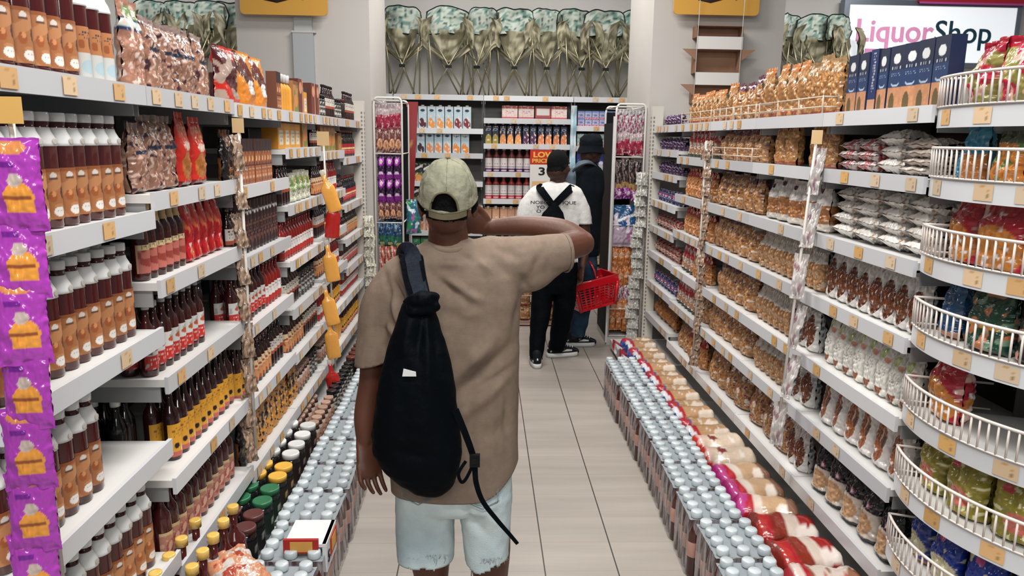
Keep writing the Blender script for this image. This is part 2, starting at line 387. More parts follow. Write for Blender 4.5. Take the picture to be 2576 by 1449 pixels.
bottle('yellow_label_bottle', 'dark bottle with tall yellow label', .058, .25, c('2c1114'), c('c3c4c0'), P(YEL, ('t', .15, .55, .85, .9, c('8a5a14'), 4), ('e', .3, .34, .1, .09, c('20100c')), ('r', 0, 0, 1, .16, c('b9605a')), ('e', .6, .2, .12, .12, c('d6c9b8'))), (.05, .5), shoulder=.6, neckr=.36)
bottle('yellow_cap_bottle', 'large red-brown sauce bottle with yellow cap', .085, .31, c('4a1614'), c('d9b45c'), P(c('cdc9c6'), ('e', .5, .5, .25, .25, c('b52620')), ('t', .1, .7, .9, .95, c('b4312a'), 3)), (.08, .38), shoulder=.55, neckr=.3, caph=.085, capr=.02, seg=28)
bottle('vinegar_bottle', 'black bottle with white cap and yellow label', .062, .25, c('0d0a0d'), c('d2d3d0'), P(YEL, ('t', .2, .4, .8, .8, c('7d5210'), 3)), (.02, .16), shoulder=.62, neckr=.42, caph=.09)
bottle('steak_sauce_bottle', 'slim dark bottle with white shoulder label', .05, .21, c('241012'), c('1a1416'), P(c('c2bdb6'), ('t', .1, .3, .9, .9, c('33201c'), 3), ('r', 0, 0, 1, .25, c('9a4a30'))), (.3, .6), shoulder=.62, neckr=.4)
bottle('chilli_sauce_bottle', 'red bottle with white label and dark cap', .052, .21, c('8a1a16'), c('15171a'), P(c('d6d4d2'), ('r', 0, 0, 1, .35, c('a82a22')), ('t', .1, .5, .9, .9, c('7a2a28'), 2)), (.08, .45), shoulder=.6, neckr=.36)
bottle('orange_sauce_bottle', 'dark bottle with orange and cream label', .052, .2, c('2a1414'), c('5a1a22'), P(c('c48a5a'), ('r', 0, .6, 1, 1, c('d6c29c')), ('n', 5, .2, c('a04a2a'), 9)), (.08, .55), shoulder=.6, neckr=.4)
bottle('spray_bottle', 'small black bottle with red band label', .05, .19, c('101218'), c('7c1c28'), P(c('a3222a'), ('r', 0, .5, 1, .65, c('d9c08a')), ('t', .1, .1, .9, .4, c('e0b9b0'), 2)), (.1, .5), shoulder=.62, neckr=.5)
bottle('mustard_bottle', 'yellow squeeze bottle with white cap', .055, .19, c('d9983c'), c('d0d1d0'), None, shoulder=.62, neckr=.3, caph=.2, capr=.017)
bottle('grey_cap_bottle', 'tall slim bottle with crescent mark', .05, .26, c('20141a'), c('7a5a58'), P(c('332023'), ('e', .5, .82, .3, .1, c('dddddb')), ('e', .42, .86, .26, .09, c('332023')), ('t', .2, .1, .8, .6, c('84584a'), 7)), (.05, .95), shoulder=.86, neckr=.6, caph=.05)
jar('coffee_jar', 'glass jar with round screw lid', .075, .15, c('1c1210'), c('5a2a22'))
jar('brown_lid_jar', 'black jar with brown screw lid', .085, .165, c('120d0e'), c('5c3230'), P(c('17191c'), ('t', .3, .2, .7, .8, c('8a8a88'), 3)))
jar('green_lid_jar', 'black jar with green screw lid', .085, .16, c('15171a'), c('2b6a48'), P(c('1c2a24'), ('t', .3, .2, .7, .8, c('a0a49a'), 3)))
jar('yellow_lid_jar', 'black jar with yellow screw lid', .085, .16, c('15171a'), c('d9a845'), P(c('2a2420'), ('t', .3, .2, .7, .8, c('b8a070'), 3)))
jar('white_lid_jar', 'dark jar with broad white lid', .085, .165, c('1a1414'), c('cfd2d1'), P(c('241a1a'), ('t', .3, .2, .7, .8, c('90807a'), 3)))
jar('spread_jar', 'small brown jar with patterned label', .06, .13, c('3a1c14'), c('a88a78'), P(c('b58a74'), ('n', 5, .1, c('5a3024'), 4), ('r', 0, .8, 1, 1, c('cfc2b6'))))
jar('pickle_jar', 'dark grey jar with black lid', .065, .14, c('14181d'), c('101216'), P(c('b8b4ac'), ('n', 6, .0, c('3a3a3c'), 2)))
jar('black_cup', 'black plastic tub with white and red band', .1, .2, c('0b0f12'), c('0c1114'), P(c('cfc9c8'), ('r', .35, 0, .75, .62, c('b0352a')), ('t', .05, .1, .3, .5, c('8a8a92'), 4)), lidh=.1, lv=(.08, .42))
def brownbag(seed): return P(c('8a6454'), ('n', 7, .02, food('a9806c', .5), seed), ('n', 13, .22, c('c0a79a'), seed+2), ('n', 9, .3, c('3a2430'), seed+4), ('r', .0, .92, 1, 1, c('8d7a74')), ('t', .2, .66, .8, .84, c('d9cfc8'), 3), ('r', .15, .56, .85, .6, c('20283c')))
for k in range(3): bag('brown_snack_bag' + ('' if k == 0 else '_striped' if k == 1 else '_dark'), ['crinkled brown bag of snacks with white print', 'crinkled brown bag with dark band', 'glossy mottled brown snack bag'][k], .13, .07, .215, brownbag(k*7.0), seed=k*3+1, cat='bag')
bag('blue_top_bag', 'clear bag of pink snacks with white and green top', .13, .06, .25, P(food('b98a76', .5), ('r', 0, .66, 1, .78, c('2a3a5a')), ('r', 0, .7, 1, .76, c('c9d2cf')), ('r', .1, .8, .9, .92, c('6f8a5a')), ('n', 7, .25, c('d6bfb4'), 2)), seed=9)
bag('red_bag', 'glossy red bag of biscuits with yellow print', .13, .06, .245, P(c('b8291c'), ('t', .25, .6, .75, .88, c('e0b070'), 4), ('e', .5, .55, .25, .07, c('d8c0b0')), ('e', .5, .28, .42, .2, food('c07838', .5)), ('r', 0, .0, 1, .06, c('5a1010'))), seed=4, wr=.004)
bag('red_pouch', 'tall red pouch with white stripe print', .075, .05, .27, P(c('b01620'), ('r', .42, .78, .58, .92, c('e2cfcf')), ('r', .3, .2, .45, .3, c('e0b9b6')), ('n', 4, .15, c('8a1018'), 3), ('t', .3, .08, .7, .3, c('dcb6b4'), 4), ('n', 5, .32, c('b8623c'), 8)), seed=2, wr=.0025)
bag('orange_pouch', 'orange standing pouch with white oval label', .2, .09, .23, P(c('d0802c'), ('d', .7, -.7, .22, c('4a2a24')), ('d', .95, -.8, .3, c('5a1a16')), ('e', .62, .36, .2, .14, c('d3d5d6')), ('t', .5, .3, .74, .42, c('777a82'), 2), ('d', -.1, -.1, .14, c('b04a2a'))), seed=12, crimp=.05, wr=.003)
bag('red_pouch_wide', 'dark red standing pouch with maroon triangle', .2, .09, .225, P(c('c02a1c'), ('d', .5, -.6, .7, c('4a1418')), ('n', 3, .1, c('a89286'), 3), ('d', -.1, .0, .2, c('c2503c'))), seed=14, crimp=.05, wr=.003)
bag('yellow_hanging_bag', 'narrow yellow-orange sachet bag', .09, .03, .2, P(c('c98a3a'), ('n', 4, .15, c('1a1412'), 5), ('r', 0, .85, 1, 1, c('b87a30')), ('t', .2, .3, .8, .6, c('e0b080'), 2)), seed=6)
bag('black_refill_bag', 'black and amber refill bag', .09, .045, .22, P(c('1a1516'), ('n', 3, .1, c('7a4a28'), 8), ('t', .2, .6, .8, .85, c('b0a090'), 3)), seed=8)
bag('green_card_bag', 'white and green recipe pouch', .11, .03, .13, P(c('c8cab8'), ('e', .3, .6, .16, .25, c('7a9a5a')), ('e', .7, .7, .12, .15, c('b09a4a')), ('t', .2, .15, .8, .4, c('8a8a70'), 2)), seed=3)
carton('spice_box', 'orange-brown spice box with dark top', .045, .05, .19, c('6a3a24'), P(c('a4633c'), ('r', 0, .72, 1, 1, c('17141a')), ('e', .5, .55, .35, .06, c('d9a070')), ('n', 6, .2, c('4a1c1a'), 2), ('t', .1, .1, .9, .35, c('d2b49a'), 3), ('r', 0, .38, 1, .42, c('2c1620'))), (10, 22), cat='box')
carton('yellow_box', 'yellow mustard box with pale label', .1, .08, .15, c('c8862c'), P(c('cf9436'), ('r', .2, .15, .8, .62, c('d8d2c4')), ('t', .25, .2, .75, .55, c('5a5a58'), 3), ('r', 0, .85, 1, 1, c('2a1e18'))), cat='box')
carton('amber_box', 'amber box with green and orange picture', .12, .08, .17, c('9a6a3c'), P(c('b07a48'), ('n', 3, .1, c('6f7a3c'), 2), ('e', .5, .4, .3, .2, c('c7803e')), ('r', 0, .9, 1, 1, c('7a4a2c'))), cat='box')
carton('brown_gift_box', 'brown box with peach circle', .1, .08, .19, c('5a2a20'), P(c('6a3428'), ('e', .5, .75, .3, .16, c('c98a6a')), ('r', .8, 0, 1, 1, c('b8806a'))), cat='box')

# --- pasta side
def pasta(top, body, seed, toph=.22, extra=()): return P(food(body, .25), ('n', 6, .25, food('d2a06c', .5), seed), ('r', 0, 1-toph, 1, 1, top), *extra)
bag('noodle_bag', 'tall clear bag of orange pasta with green leaf mark', .11, .08, .29, pasta(c('a98a64', .6), 'cf9c64', 2, .1, (('e', .45, .82, .2, .06, c('33503c')), ('e', .48, .84, .12, .03, c('bfa27a')), ('r', 0, 0, 1, .08, c('8a4a34')))), seed=21)
bag('orange_crisp_bag', 'clear bag of orange snacks with striped orange top', .12, .09, .25, P(food('cfa06c', .25), ('r', 0, .86, 1, 1, c('b9703c')), ('t', 0, .86, 1, 1, c('dfc0a0'), 2), ('e', .35, .66, .16, .07, c('4a4a3a')), ('r', 0, 0, 1, .12, c('8f4f3c')), ('n', 5, .3, food('cf9a62', .4), 4)), seed=22)
bag('macaroni_bag', 'clear bag of orange macaroni with purple print', .14, .1, .22, pasta(c('6a4450', .8), 'cb9660', 7, .2, (('n', 5, .36, c('4a1a3a'), 9), ('n', 9, .42, c('c9b9b0'), 3))), seed=23)
bag('spiral_bag', 'rounded clear bag of orange pasta spirals', .15, .11, .2, pasta(c('8a6a5a', .7), 'c8935c', 12, .16, (('n', 9, .36, c('cdbcae'), 5), ('n', 6, .4, c('5a1a3a'), 14))), seed=24)
bag('red_top_bag', 'orange snack bag with red twisted top', .09, .07, .19, P(food('cc8a50', .5), ('r', 0, .72, 1, 1, c('a12620')), ('n', 5, .3, c('d9b090'), 3)), seed=25)
bag('red_white_bag', 'red and white bag with tan window', .09, .07, .19, P(food('b38a6e', .6), ('r', 0, .55, 1, 1, c('b23034')), ('n', 4, .15, c('d0cbc8'), 3), ('r', 0, .0, 1, .12, c('2e3a2c'))), seed=26)
bag('white_top_bag', 'clear bag of brown biscuits with white header', .12, .09, .24, P(food('b98050', .4), ('r', 0, .56, 1, 1, c('cfccc8')), ('e', .35, .84, .18, .06, c('54222e')), ('r', 0, .0, 1, .16, c('c4bdb4')), ('t', .2, .64, .8, .7, c('9a9a98'), 1)), seed=27)
bag('white_noodle_bag', 'white-topped narrow bag of orange noodles', .07, .09, .2, P(food('cda070', .3), ('r', 0, .6, 1, 1, c('cbc5bd')), ('n', 7, .3, c('b9a48e'), 2), ('r', 0, 0, .1, 1, c('c6c1bb'))), seed=28)
bag('window_bag', 'white bag with window of brown pasta', .085, .08, .215, P(c('d6d4d0'), ('e', .56, .42, .4, .36, food('7c4424', .2)), ('n', 9, .4, c('b0aca8'), 3), ('r', .0, .0, .12, 1, c('cac8c5')), ('t', .0, .3, .1, .7, c('4a6a78'), 3)), seed=29)
bag('green_print_bag', 'white bag with green apple print', .08, .08, .205, P(c('dddbd4'), ('e', .45, .80, .26, .10, c('aebd74')), ('e', .45, .80, .14, .05, c('cfd6a4')), ('e', .8, .70, .14, .05, c('c48a74')), ('t', .2, .3, .85, .6, c('a0a09c'), 6), ('r', .25, .05, .7, .18, c('8a5236'))), seed=30)
bag('brown_window_bag', 'crumpled white bag with peach-brown contents', .105, .09, .21, P(c('dcd7d3'), ('e', .5, .48, .32, .36, food('b4704a', .35)), ('n', 6, .36, c('d6d0cc'), 7), ('r', .7, .4, .78, .6, c('4a4a4c'))), seed=31)
bag('black_top_bag', 'black-topped bag of flat tan biscuits', .13, .11, .21, P(c('c4b9ae'), ('r', 0, .55, 1, 1, c('11161c')), ('e', .5, .3, .4, .2, food('c7a078', .6)), ('r', 0, .0, 1, .09, c('14161a')), ('e', .6, .64, .16, .05, c('9a4a6a')), ('e', .6, .64, .09, .028, c('dccfd2'))), seed=32)
bag('white_packet', 'flat white packet', .17, .058, .13, P(c('dddad5'), ('n', 5, .38, food('b08a6c', .7), 4), ('e', .3, .5, .03, .04, c('22252a')), ('e', .75, .3, .03, .04, c('22252a'))), seed=33, stand=False, crimp=.05, ruffle=.1)
bag('pink_packet', 'flat red-printed packet', .14, .045, .12, P(c('cdc2bf'), ('n', 4, .12, c('b04a50'), 6), ('n', 7, .4, c('5a3a3a'), 2)), seed=34, stand=False, crimp=.05, ruffle=.1)
bag('beige_packet', 'thin flat beige packet', .22, .035, .12, P(c('b9ada3'), ('n', 3, .3, c('c9bfb6'), 5)), seed=35, stand=False, crimp=.05, ruffle=.1)
bag('bread_flour_bag', 'bulky bag of brown pasta shells', .17, .12, .21, pasta(c('7a5a4c', .7), 'ba8a58', 17, .2, (('n', 5, .34, c('c9bdb2'), 5), ('n', 6, .42, c('701a34'), 1))), seed=36)
bag('grape_sweet_bag', 'wrapped purple and blue sweets bundle', .1, .06, .09, P(c('39285a'), ('n', 5, .1, c('b9b4c4'), 3), ('n', 6, .25, c('5a1a3c'), 7), ('n', 4, .35, c('8a3a78'), 9)), seed=37, stand=False, crimp=.15, wr=.012)
bag('red_sweet_bag', 'wrapped red and white sweets bundle', .1, .06, .1, P(c('c4aaa0'), ('n', 5, .12, c('a52a28'), 3), ('n', 6, .3, food('c09a84', .6), 7)), seed=38, stand=False, crimp=.15, wr=.012)
bag('blue_sweet_bag', 'wrapped blue and white sweets bundle', .1, .07, .1, P(c('2c4590'), ('n', 5, .1, c('c9c6cc'), 3), ('n', 6, .28, c('a02a4a'), 7)), seed=39, stand=False, crimp=.15, wr=.012)
bag('orange_twist_bag', 'clear bag of golden sticks', .13, .08, .14, P(food('b0702c', .3), ('n', 6, .3, food('d9a868', .5), 3)), seed=40, stand=False, crimp=.12)
def bluebox(pic, seed): return P(c('16305a'), ('r', 0, .62, 1, 1, c('101c38')), ('r', 0, 0, 1, .36, food(pic, .75)), ('e', .35, .12, .2, .16, c('5a4a2c')), ('e', .5, .8, .26, .08, c('d0d4d6')), ('t', .12, .60, .88, .69, c('b4c2d2'), 1), ('t', .2, .52, .8, .58, c('93a6be'), 2), ('e', .5, .42, .28, .05, c('9fb4c8')), ('e', .5, .45, .28, .05, c('16305a')))
carton('blue_pasta_box', 'tall blue pasta box with white oval and peach picture', .075, .05, .26, c('13264c'), bluebox('c08a64', 3), (18, 40), cat='box')
carton('blue_pasta_box_dark', 'navy pasta box turned sideways', .055, .075, .26, c('0f1e40'), P(c('12285a'), ('t', .35, .3, .7, .95, c('b8bcc4'), 14), ('r', 0, 0, 1, .2, c('b98a6c'))), (14, 50), cat='box')
# basket end
bag('red_crisp_bag', 'big glossy red and orange crisp bag', .17, .11, .22, P(c('a3182a'), ('e', .5, .25, .5, .35, food('c27c34', .8)), ('n', 4, .25, c('d9b8ae'), 4), ('n', 7, .4, c('e0dcdc'), 8)), seed=41)
bag('red_olive_bag', 'red and olive crisp bag with white highlights', .17, .11, .2, P(c('a8203a'), ('n', 3, .0, food('8a8448', .9), 4), ('n', 5, .25, c('cfa79c'), 6), ('r', 0, .85, 1, 1, c('94182c'))), seed=42)
bag('blue_crisp_bag', 'bright blue crisp bag', .12, .09, .17, P(c('2d83a6'), ('n', 4, .3, c('8fb8c4'), 3), ('r', .5, 0, 1, .5, c('b0703a'))), seed=43)
bag('deep_blue_crisp_bag', 'dark blue crisp bag', .12, .09, .19, P(c('1d4a74'), ('n', 4, .25, c('2c6a90'), 3), ('r', 0, 0, 1, .1, c('c08a6a'))), seed=44)
bag('green_crisp_bag', 'dark green crisp bag with orange band', .15, .1, .2, P(c('173f30'), ('r', 0, .35, 1, .42, c('cf9030')), ('n', 4, .2, c('c07a54'), 6), ('n', 6, .3, c('7a9a84'), 4)), seed=45)
bag('black_crisp_bag', 'black crisp bag with pink flash', .15, .1, .19, P(c('0c1218'), ('n', 4, .2, c('c48f80'), 3), ('n', 7, .33, c('dfe0e0'), 8)), seed=46)
bag('olive_pasta_bag', 'olive-yellow bag of noodles with red mark', .15, .11, .21, P(food('8b8230', .8), ('n', 4, .2, food('a39548', .8), 4), ('e', .55, .3, .25, .16, c('c46a58')), ('n', 8, .38, c('dcd8a8'), 9), ('e', .3, .72, .1, .06, c('b83a44'))), seed=47)
bag('blue_milk_bag', 'royal blue and cream bag', .12, .09, .21, P(c('17348c'), ('e', .5, .25, .45, .2, c('c8c0a0')), ('n', 4, .28, c('cfc6a4'), 4), ('e', .4, .7, .12, .06, c('c05a90')), ('r', 0, 0, 1, .06, c('b07a54'))), seed=48)
bag('red_green_pack', 'pink-red packet with lime corner', .14, .09, .2, P(c('a8283c'), ('r', .3, .1, .8, .6, c('b89aa0')), ('e', .9, .6, .2, .25, c('9ab82c')), ('t', .3, .6, .8, .85, c('cfc0c4'), 3)), seed=49)
bag('orange_lid_bag', 'small orange and green packet', .11, .08, .15, P(c('c07a34'), ('n', 4, .15, c('5a7a3c'), 3), ('r', 0, .8, 1, 1, c('3c4a34'))), seed=50)

# --- juices
def juice(bg, top, fr, seed, oval=NVY): return P(bg, ('r', 0, .9, 1, 1, top), ('e', .5, .82, .26, .06, oval), ('t', .3, .66, .7, .74, c('6f8a9a'), 2), ('e', .38, .28, .3, .2, fr), ('e', .66, .18, .28, .16, fr), ('n', 6, .34, c('d9c9c0'), seed), ('r', 0, 0, 1, .035, c('7f98a8')))
for nm, ds, fr in (('berry', 'dark berries', '4a1226'), ('mango', 'mango slices', 'd48a3c'), ('pomegranate', 'pomegranate', '70202c'), ('fig', 'dark figs', '2c1420'), ('peach', 'peaches', 'cf8452'), ('orange', 'halved oranges', 'd07c2c')):
    carton(nm+'_juice_carton', 'pale blue juice carton with %s' % ds, .077, .065, .2, c('8aa4b4'), juice(c('a9bfca'), c('b9c6ca'), c(fr), ord(nm[0]), NVY), (12, 30), cap=c('c3c7c8'), cat='carton')
def nav(fr, sd): return P(c('141c3c'), ('e', .5, .22, .5, .34, c(fr)), ('r', 0, 0, 1, .24, c(fr)), ('e', .5, .82, .36, .07, c('b9c2cc')), ('e', .5, .82, .26, .04, c('1c2c50')), ('n', 5, .36, c('e0c8a8'), sd))
for nm, ds, fr in (('olive', 'olive-yellow fruit', '9a8a3c'), ('apricot', 'apricot fruit', 'd58e50'), ('plum', 'purple fruit', '4a2050'), ('papaya', 'papaya fruit', 'cf7a4c')):
    carton(nm+'_nectar_carton', 'navy gabled juice carton with %s' % ds, .072, .065, .24, c('101834'), nav(fr, ord(nm[0])), (10, 28), gable=.035, cap=c('c9ccce'))
for nm, ds, lo in (('grape', 'purple foot', '45205a'), ('cherry', 'red foot', 'b4202a')):
    bottle(nm+'_juice_bottle', 'white-capped juice bottle with %s' % ds, .075, .235, c('5a2420'), c('d2d4d4'), P(c('cfc6c6'), ('r', 0, 0, 1, .26, c(lo)), ('t', .2, .5, .8, .62, c('5a4a54'), 1), ('e', .5, .1, .2, .06, c('c9b0b4')), ('r', 0, .36, 1, .39, c('3a2a34'))), (.02, .6), (.62, 'full', c('6a2c28') if nm == 'grape' else c('94302c')), shoulder=.62, neckr=.4, wrap=.75)
carton('peach_milk_carton', 'peach gabled drink carton with white cap', .075, .065, .23, c('c08c6a'), P(c('cc9c7c'), ('e', .4, .3, .35, .3, c('b8703e')), ('n', 4, .3, c('d9bda6'), 2)), (10, 20), gable=.04, cap=c('cfd0d0'))
carton('fruit_pack', 'shrink-wrapped block of small fruit drinks', .15, .07, .135, c('c8b4b0'), P(c('cbbdbb'), ('r', 0, .78, 1, 1, c('8a3c34')), ('n', 9, .2, c('d0a090'), 5), ('r', 0, 0, 1, .16, c('b0505a')), ('t', .25, .4, .75, .6, c('6a5a64'), 2)), (24, 20), cat='pack')
carton('red_fruit_pack', 'dark red block of small fruit drinks', .15, .07, .135, c('8a3034'), P(c('a4484c'), ('r', .1, .3, .9, .8, c('cfc9c8')), ('r', 0, .82, 1, 1, c('6a2420')), ('r', 0, 0, 1, .14, c('7a2028'))), (24, 20), cat='pack')
carton('green_juice_carton', 'dark green gabled carton with white script', .085, .07, .2, c('24382c'), P(c('5a6a30'), ('r', 0, .5, 1, 1, c('0f1a22')), ('d', .6, .25, .13, c('cfd4d2')), ('e', .5, .18, .4, .2, c('c8824a')), ('n', 5, .3, c('c9a27c'), 3)), (14, 24), gable=.02)
carton('rose_juice_carton', 'beige gabled carton with dark portrait oval', .085, .07, .17, c('b99a88'), P(c('bfa394'), ('e', .5, .72, .2, .16, c('2a1c1c')), ('n', 4, .25, c('b4643c'), 3), ('e', .4, .3, .3, .16, c('b87048'))), (12, 20))
carton('small_blue_pack', 'small pale blue and pink milk pack', .072, .05, .085, c('7080a8'), P(c('8b95b8'), ('r', 0, 0, 1, .22, c('b8505e')), ('n', 5, .1, c('b9a8bc'), 3), ('r', 0, .85, 1, 1, c('5e78ae')), ('e', .5, .5, .26, .14, c('5a6aa0'))), (10, 12))
carton('small_white_pack', 'small white and teal milk pack', .072, .05, .12, c('9aa4a4'), P(c('aeb4b2'), ('r', 0, 0, 1, .2, c('c08a5a')), ('n', 5, .15, c('6f8c94'), 3), ('e', .5, .6, .2, .1, c('4f7080'))), (10, 14))
carton('blue_milk_carton', 'deep blue milk pack with white base', .072, .05, .13, c('172a74'), P(c('182c80'), ('e', .5, .18, .36, .14, c('b9bcca')), ('n', 5, .38, c('5a70b0'), 3)), (10, 14))
carton('pink_milk_carton', 'green-topped pink milk pack', .072, .05, .13, c('b07a8a'), P(c('bb8494'), ('r', 0, .76, 1, 1, c('5a7a4c')), ('e', .5, .4, .24, .2, c('b03a60')), ('n', 5, .35, c('d6c9cc'), 3)), (10, 14))
carton('green_purple_carton', 'green and purple drink carton with magenta figure', .1, .07, .22, c('1a3a30'), P(c('2b1c60'), ('r', 0, .62, 1, .9, c('2c7a4a')), ('t', .25, .68, .75, .84, c('bcd4bc'), 2), ('e', .45, .26, .26, .26, c('b81c84')), ('e', .7, .5, .1, .08, c('d8dcd8')), ('r', 0, .9, 1, 1, c('0c1a18'))), (16, 24))
# hanging things
bag('grey_sachet', 'silver-grey sachet', .085, .02, .1, P(c('a3a29c'), ('r', .25, .3, .8, .75, c('8f8f88')), ('t', .3, .35, .75, .7, c('b8b8b2'), 3)), seed=61, stand=False, crimp=.1, nu=14, nv=14)
bag('cream_sachet', 'cream sachet with grey square', .085, .02, .095, P(c('b4b0a0'), ('r', .25, .25, .8, .75, c('85847a')), ('e', .5, .5, .15, .15, c('a0a094'))), seed=62, stand=False, crimp=.1, nu=14, nv=14)
bag('brown_sachet', 'brown seasoning sachet', .085, .02, .12, P(c('957c68'), ('n', 4, .1, c('5a4a40'), 3), ('n', 6, .3, c('b8a490'), 8)), seed=63, stand=False, crimp=.1, nu=14, nv=14)
bag('clear_sachet', 'clear plastic sachet with silver sheen', .1, .03, .19, P(c('a8a29f'), ('n', 3, .1, c('c4c0be'), 3), ('n', 4, .32, c('8f6f78'), 8)), seed=64, stand=False, crimp=.12, nu=18, nv=22)
bag('striped_snack_strip', 'orange fish-shaped snack packet with brown stripes', .075, .035, .2, P(c('b8703c'), ('t', .1, .2, .9, .95, c('4a2c20'), 7), ('n', 3, .2, c('c9a286'), 7)), seed=65, stand=False, crimp=.06, nu=14, nv=26)
bag('silver_sweet_strip', 'white foil packet with pink print', .07, .03, .2, P(c('bab4b6'), ('n', 4, .1, c('9a2c58'), 4), ('r', 0, .8, 1, 1, c('c6c4c6')), ('n', 7, .35, c('5a3a58'), 9)), seed=66, stand=False, crimp=.08, nu=14, nv=26)
bag('pink_foil_packet', 'crimson foil packet with silver top', .07, .03, .2, P(c('9c2a44'), ('r', 0, .6, 1, 1, c('b9a9ac')), ('n', 5, .3, c('d8c6c8'), 4)), seed=67, stand=False, crimp=.08, nu=14, nv=26)
bag('peach_ring_packet', 'brown packet with peach ring picture', .07, .03, .2, P(c('70403c'), ('e', .5, .35, .4, .2, c('cf9a72')), ('e', .5, .35, .18, .09, c('a4705a')), ('n', 5, .25, c('b9a29c'), 4)), seed=68, stand=False, crimp=.08, nu=14, nv=26)
bag('purple_sweet_packet', 'bright purple packet with white oval', .07, .04, .21, P(c('2e1038'), ('e', .5, .75, .42, .16, c('a32aa8')), ('e', .5, .75, .2, .09, c('dcd0dc')), ('r', 0, 0, 1, .3, c('7a1d80')), ('e', .5, .3, .3, .06, c('c9b4cc'))), seed=69, stand=False, crimp=.06, nu=16, nv=26)
bag('blue_green_packet', 'blue and green glossy packet', .08, .05, .2, P(c('1d4060'), ('r', 0, 0, 1, .42, c('23604a')), ('n', 4, .25, c('7fa0b4'), 4), ('e', .5, .08, .3, .05, c('c9b46a'))), seed=70, stand=False, crimp=.06, nu=16, nv=26)
bag('red_stick_packet', 'pale red striped stick packet', .05, .03, .25, P(c('a4483c'), ('n', 3, .1, c('c4a08c'), 4), ('n', 6, .3, c('d8c8c0'), 8)), seed=71, stand=False, crimp=.05, nu=12, nv=26)
bag('black_stick_packet', 'dark narrow packet with gold foot', .06, .03, .26, P(c('2a2024'), ('r', 0, 0, 1, .25, c('b08a50')), ('n', 4, .1, c('8a7670'), 4)), seed=72, stand=False, crimp=.05, nu=12, nv=26)
bag('magenta_box_packet', 'magenta and lilac packet', .08, .04, .1, P(c('8a2a84'), ('n', 4, .1, c('b088b8'), 4), ('e', .5, .5, .2, .2, c('d6c8d8'))), seed=73, stand=False, crimp=.08, nu=12, nv=14)
bag('marshmallow_bag', 'blue and pink sweet bag with white script', .3, .08, .42, P(c('b9a7b9'), ('r', 0, .55, 1, 1, c('24507a')), ('e', .5, .6, .45, .12, c('27568a')), ('d', .56, .22, .07, c('dfe3e8')), ('e', .75, .25, .16, .16, c('b870a8')), ('n', 4, .3, c('d3c6d6'), 5)), seed=74, stand=False, crimp=.06)
bag('sparkle_bag', 'glossy blue and green balloon bag', .14, .06, .3, P(c('2a6074'), ('n', 3, .1, c('2c7a50'), 4), ('n', 4, .28, c('b9c4cc'), 8), ('n', 4, .38, c('a05aa0'), 11)), seed=75, stand=False, crimp=.06)

# --- bread lying on the low deck: long axis along +Y, end facing -Y (the aisle)
def loaf(name, desc, w, l, h, body, end, seed, ends2=None):
    p = Proto(name, desc, 'bread', w, l, h); b = MB()
    def prof(t): return min(1, (t/.14)**.6) if t < .14 else (min(1, ((1-t)/.1)**.5) if t > .9 else 1)
    def fn(u, v):
        a = 2*pi*u; k = max(.02, prof(v)); n1 = noise.noise(Vector((cos(a)*1.3+seed, sin(a)*1.3, v*5)))
        e = 2.6; ca, sa = cos(a), sin(a)
        x = w/2*k*(abs(ca)**(2/e))*(1 if ca > 0 else -1); z = h/2*k*(abs(sa)**(2/e))*(1 if sa > 0 else -1)
        s = 1+.16*n1 + .08*noise.noise(Vector((cos(a)*5+seed, sin(a)*5, v*14)))
        return (x*s, -l/2+l*v, h/2*(1 if True else 0)+z*s if h/2+z*s > 0 else 0)
    def col(u, v):
        if v < .34 and ends2 and ends2 != c('c9a9a0'): return (end, ends2, c('a3222c'))[int((v*9+.4*sin(6.3*u+seed)) % 3)]
        if v < .2: return end if not ends2 or noise.noise(Vector((u*9, v*9, seed))) < .1 else ends2
        return body(u, v)
    b.grid(fn, 26, 26, col, 'film', cu=True); b.face([i for i in range(26)][::-1], end, 'film')
    tl = MB(); tl.grid(lambda u, v: ((.012+.05*v)*cos(2*pi*u)*(1+.2*sin(u*23)), -l/2-.05*v+.003, h/2+(.010+.03*v)*sin(2*pi*u)*(1+.2*cos(u*19))), 18, 4, ends2 or end, 'film', cu=True)
    p.part(name, b); p.part('twisted_end', tl)
    return p
loaf('white_loaf', 'white bread loaf in clear bag with red end', .17, .3, .13, P(food('c9b8a4', .9), ('n', 5, .3, c('d6cfc6'), 3), ('e', .25, .4, .06, .08, c('7a2a2c'))), c('b02a22'), 1.0, c('c9a9a0'))
loaf('purple_loaf', 'tan bread loaf bag with magenta end', .17, .3, .12, P(food('b89a7a', .9), ('r', 0, .3, 1, .45, c('c9bdb2')), ('n', 4, .25, c('d8cdc2'), 4), ('r', 0, .8, 1, 1, c('7a5a48'))), c('8c1e5e'), 2.0, c('a83a7a'))
loaf('brown_loaf', 'brown bread loaf bag with dark red foot', .19, .3, .13, P(c('c2b3a8'), ('r', 0, .2, 1, .5, c('7a2c20')), ('r', 0, .7, 1, 1, c('8a1c1c')), ('n', 4, .25, c('d0c6bf'), 4)), c('6a2018'), 3.0, c('a52a24'))
loaf('pink_print_loaf', 'white loaf bag with pink print', .18, .3, .13, P(c('cbbfb4'), ('n', 4, .2, c('b0605a'), 4), ('n', 6, .3, food('8a5a3c', .8), 7)), c('9a2c34'), 4.0, c('cfc0b8'))
loaf('tricolour_loaf', 'loaf bag with blue, white and red banded end', .15, .28, .12, P(food('b08d68', .8), ('n', 4, .2, c('cdbfb0'), 4)), c('1d3f7c'), 5.0, c('c9c9cc'))
loaf('blue_end_loaf', 'loaf bag with blue twisted end', .13, .26, .11, P(food('b2906c', .8), ('n', 4, .15, c('c9bcae'), 4)), c('2a4f92'), 6.0, c('a02c3c'))
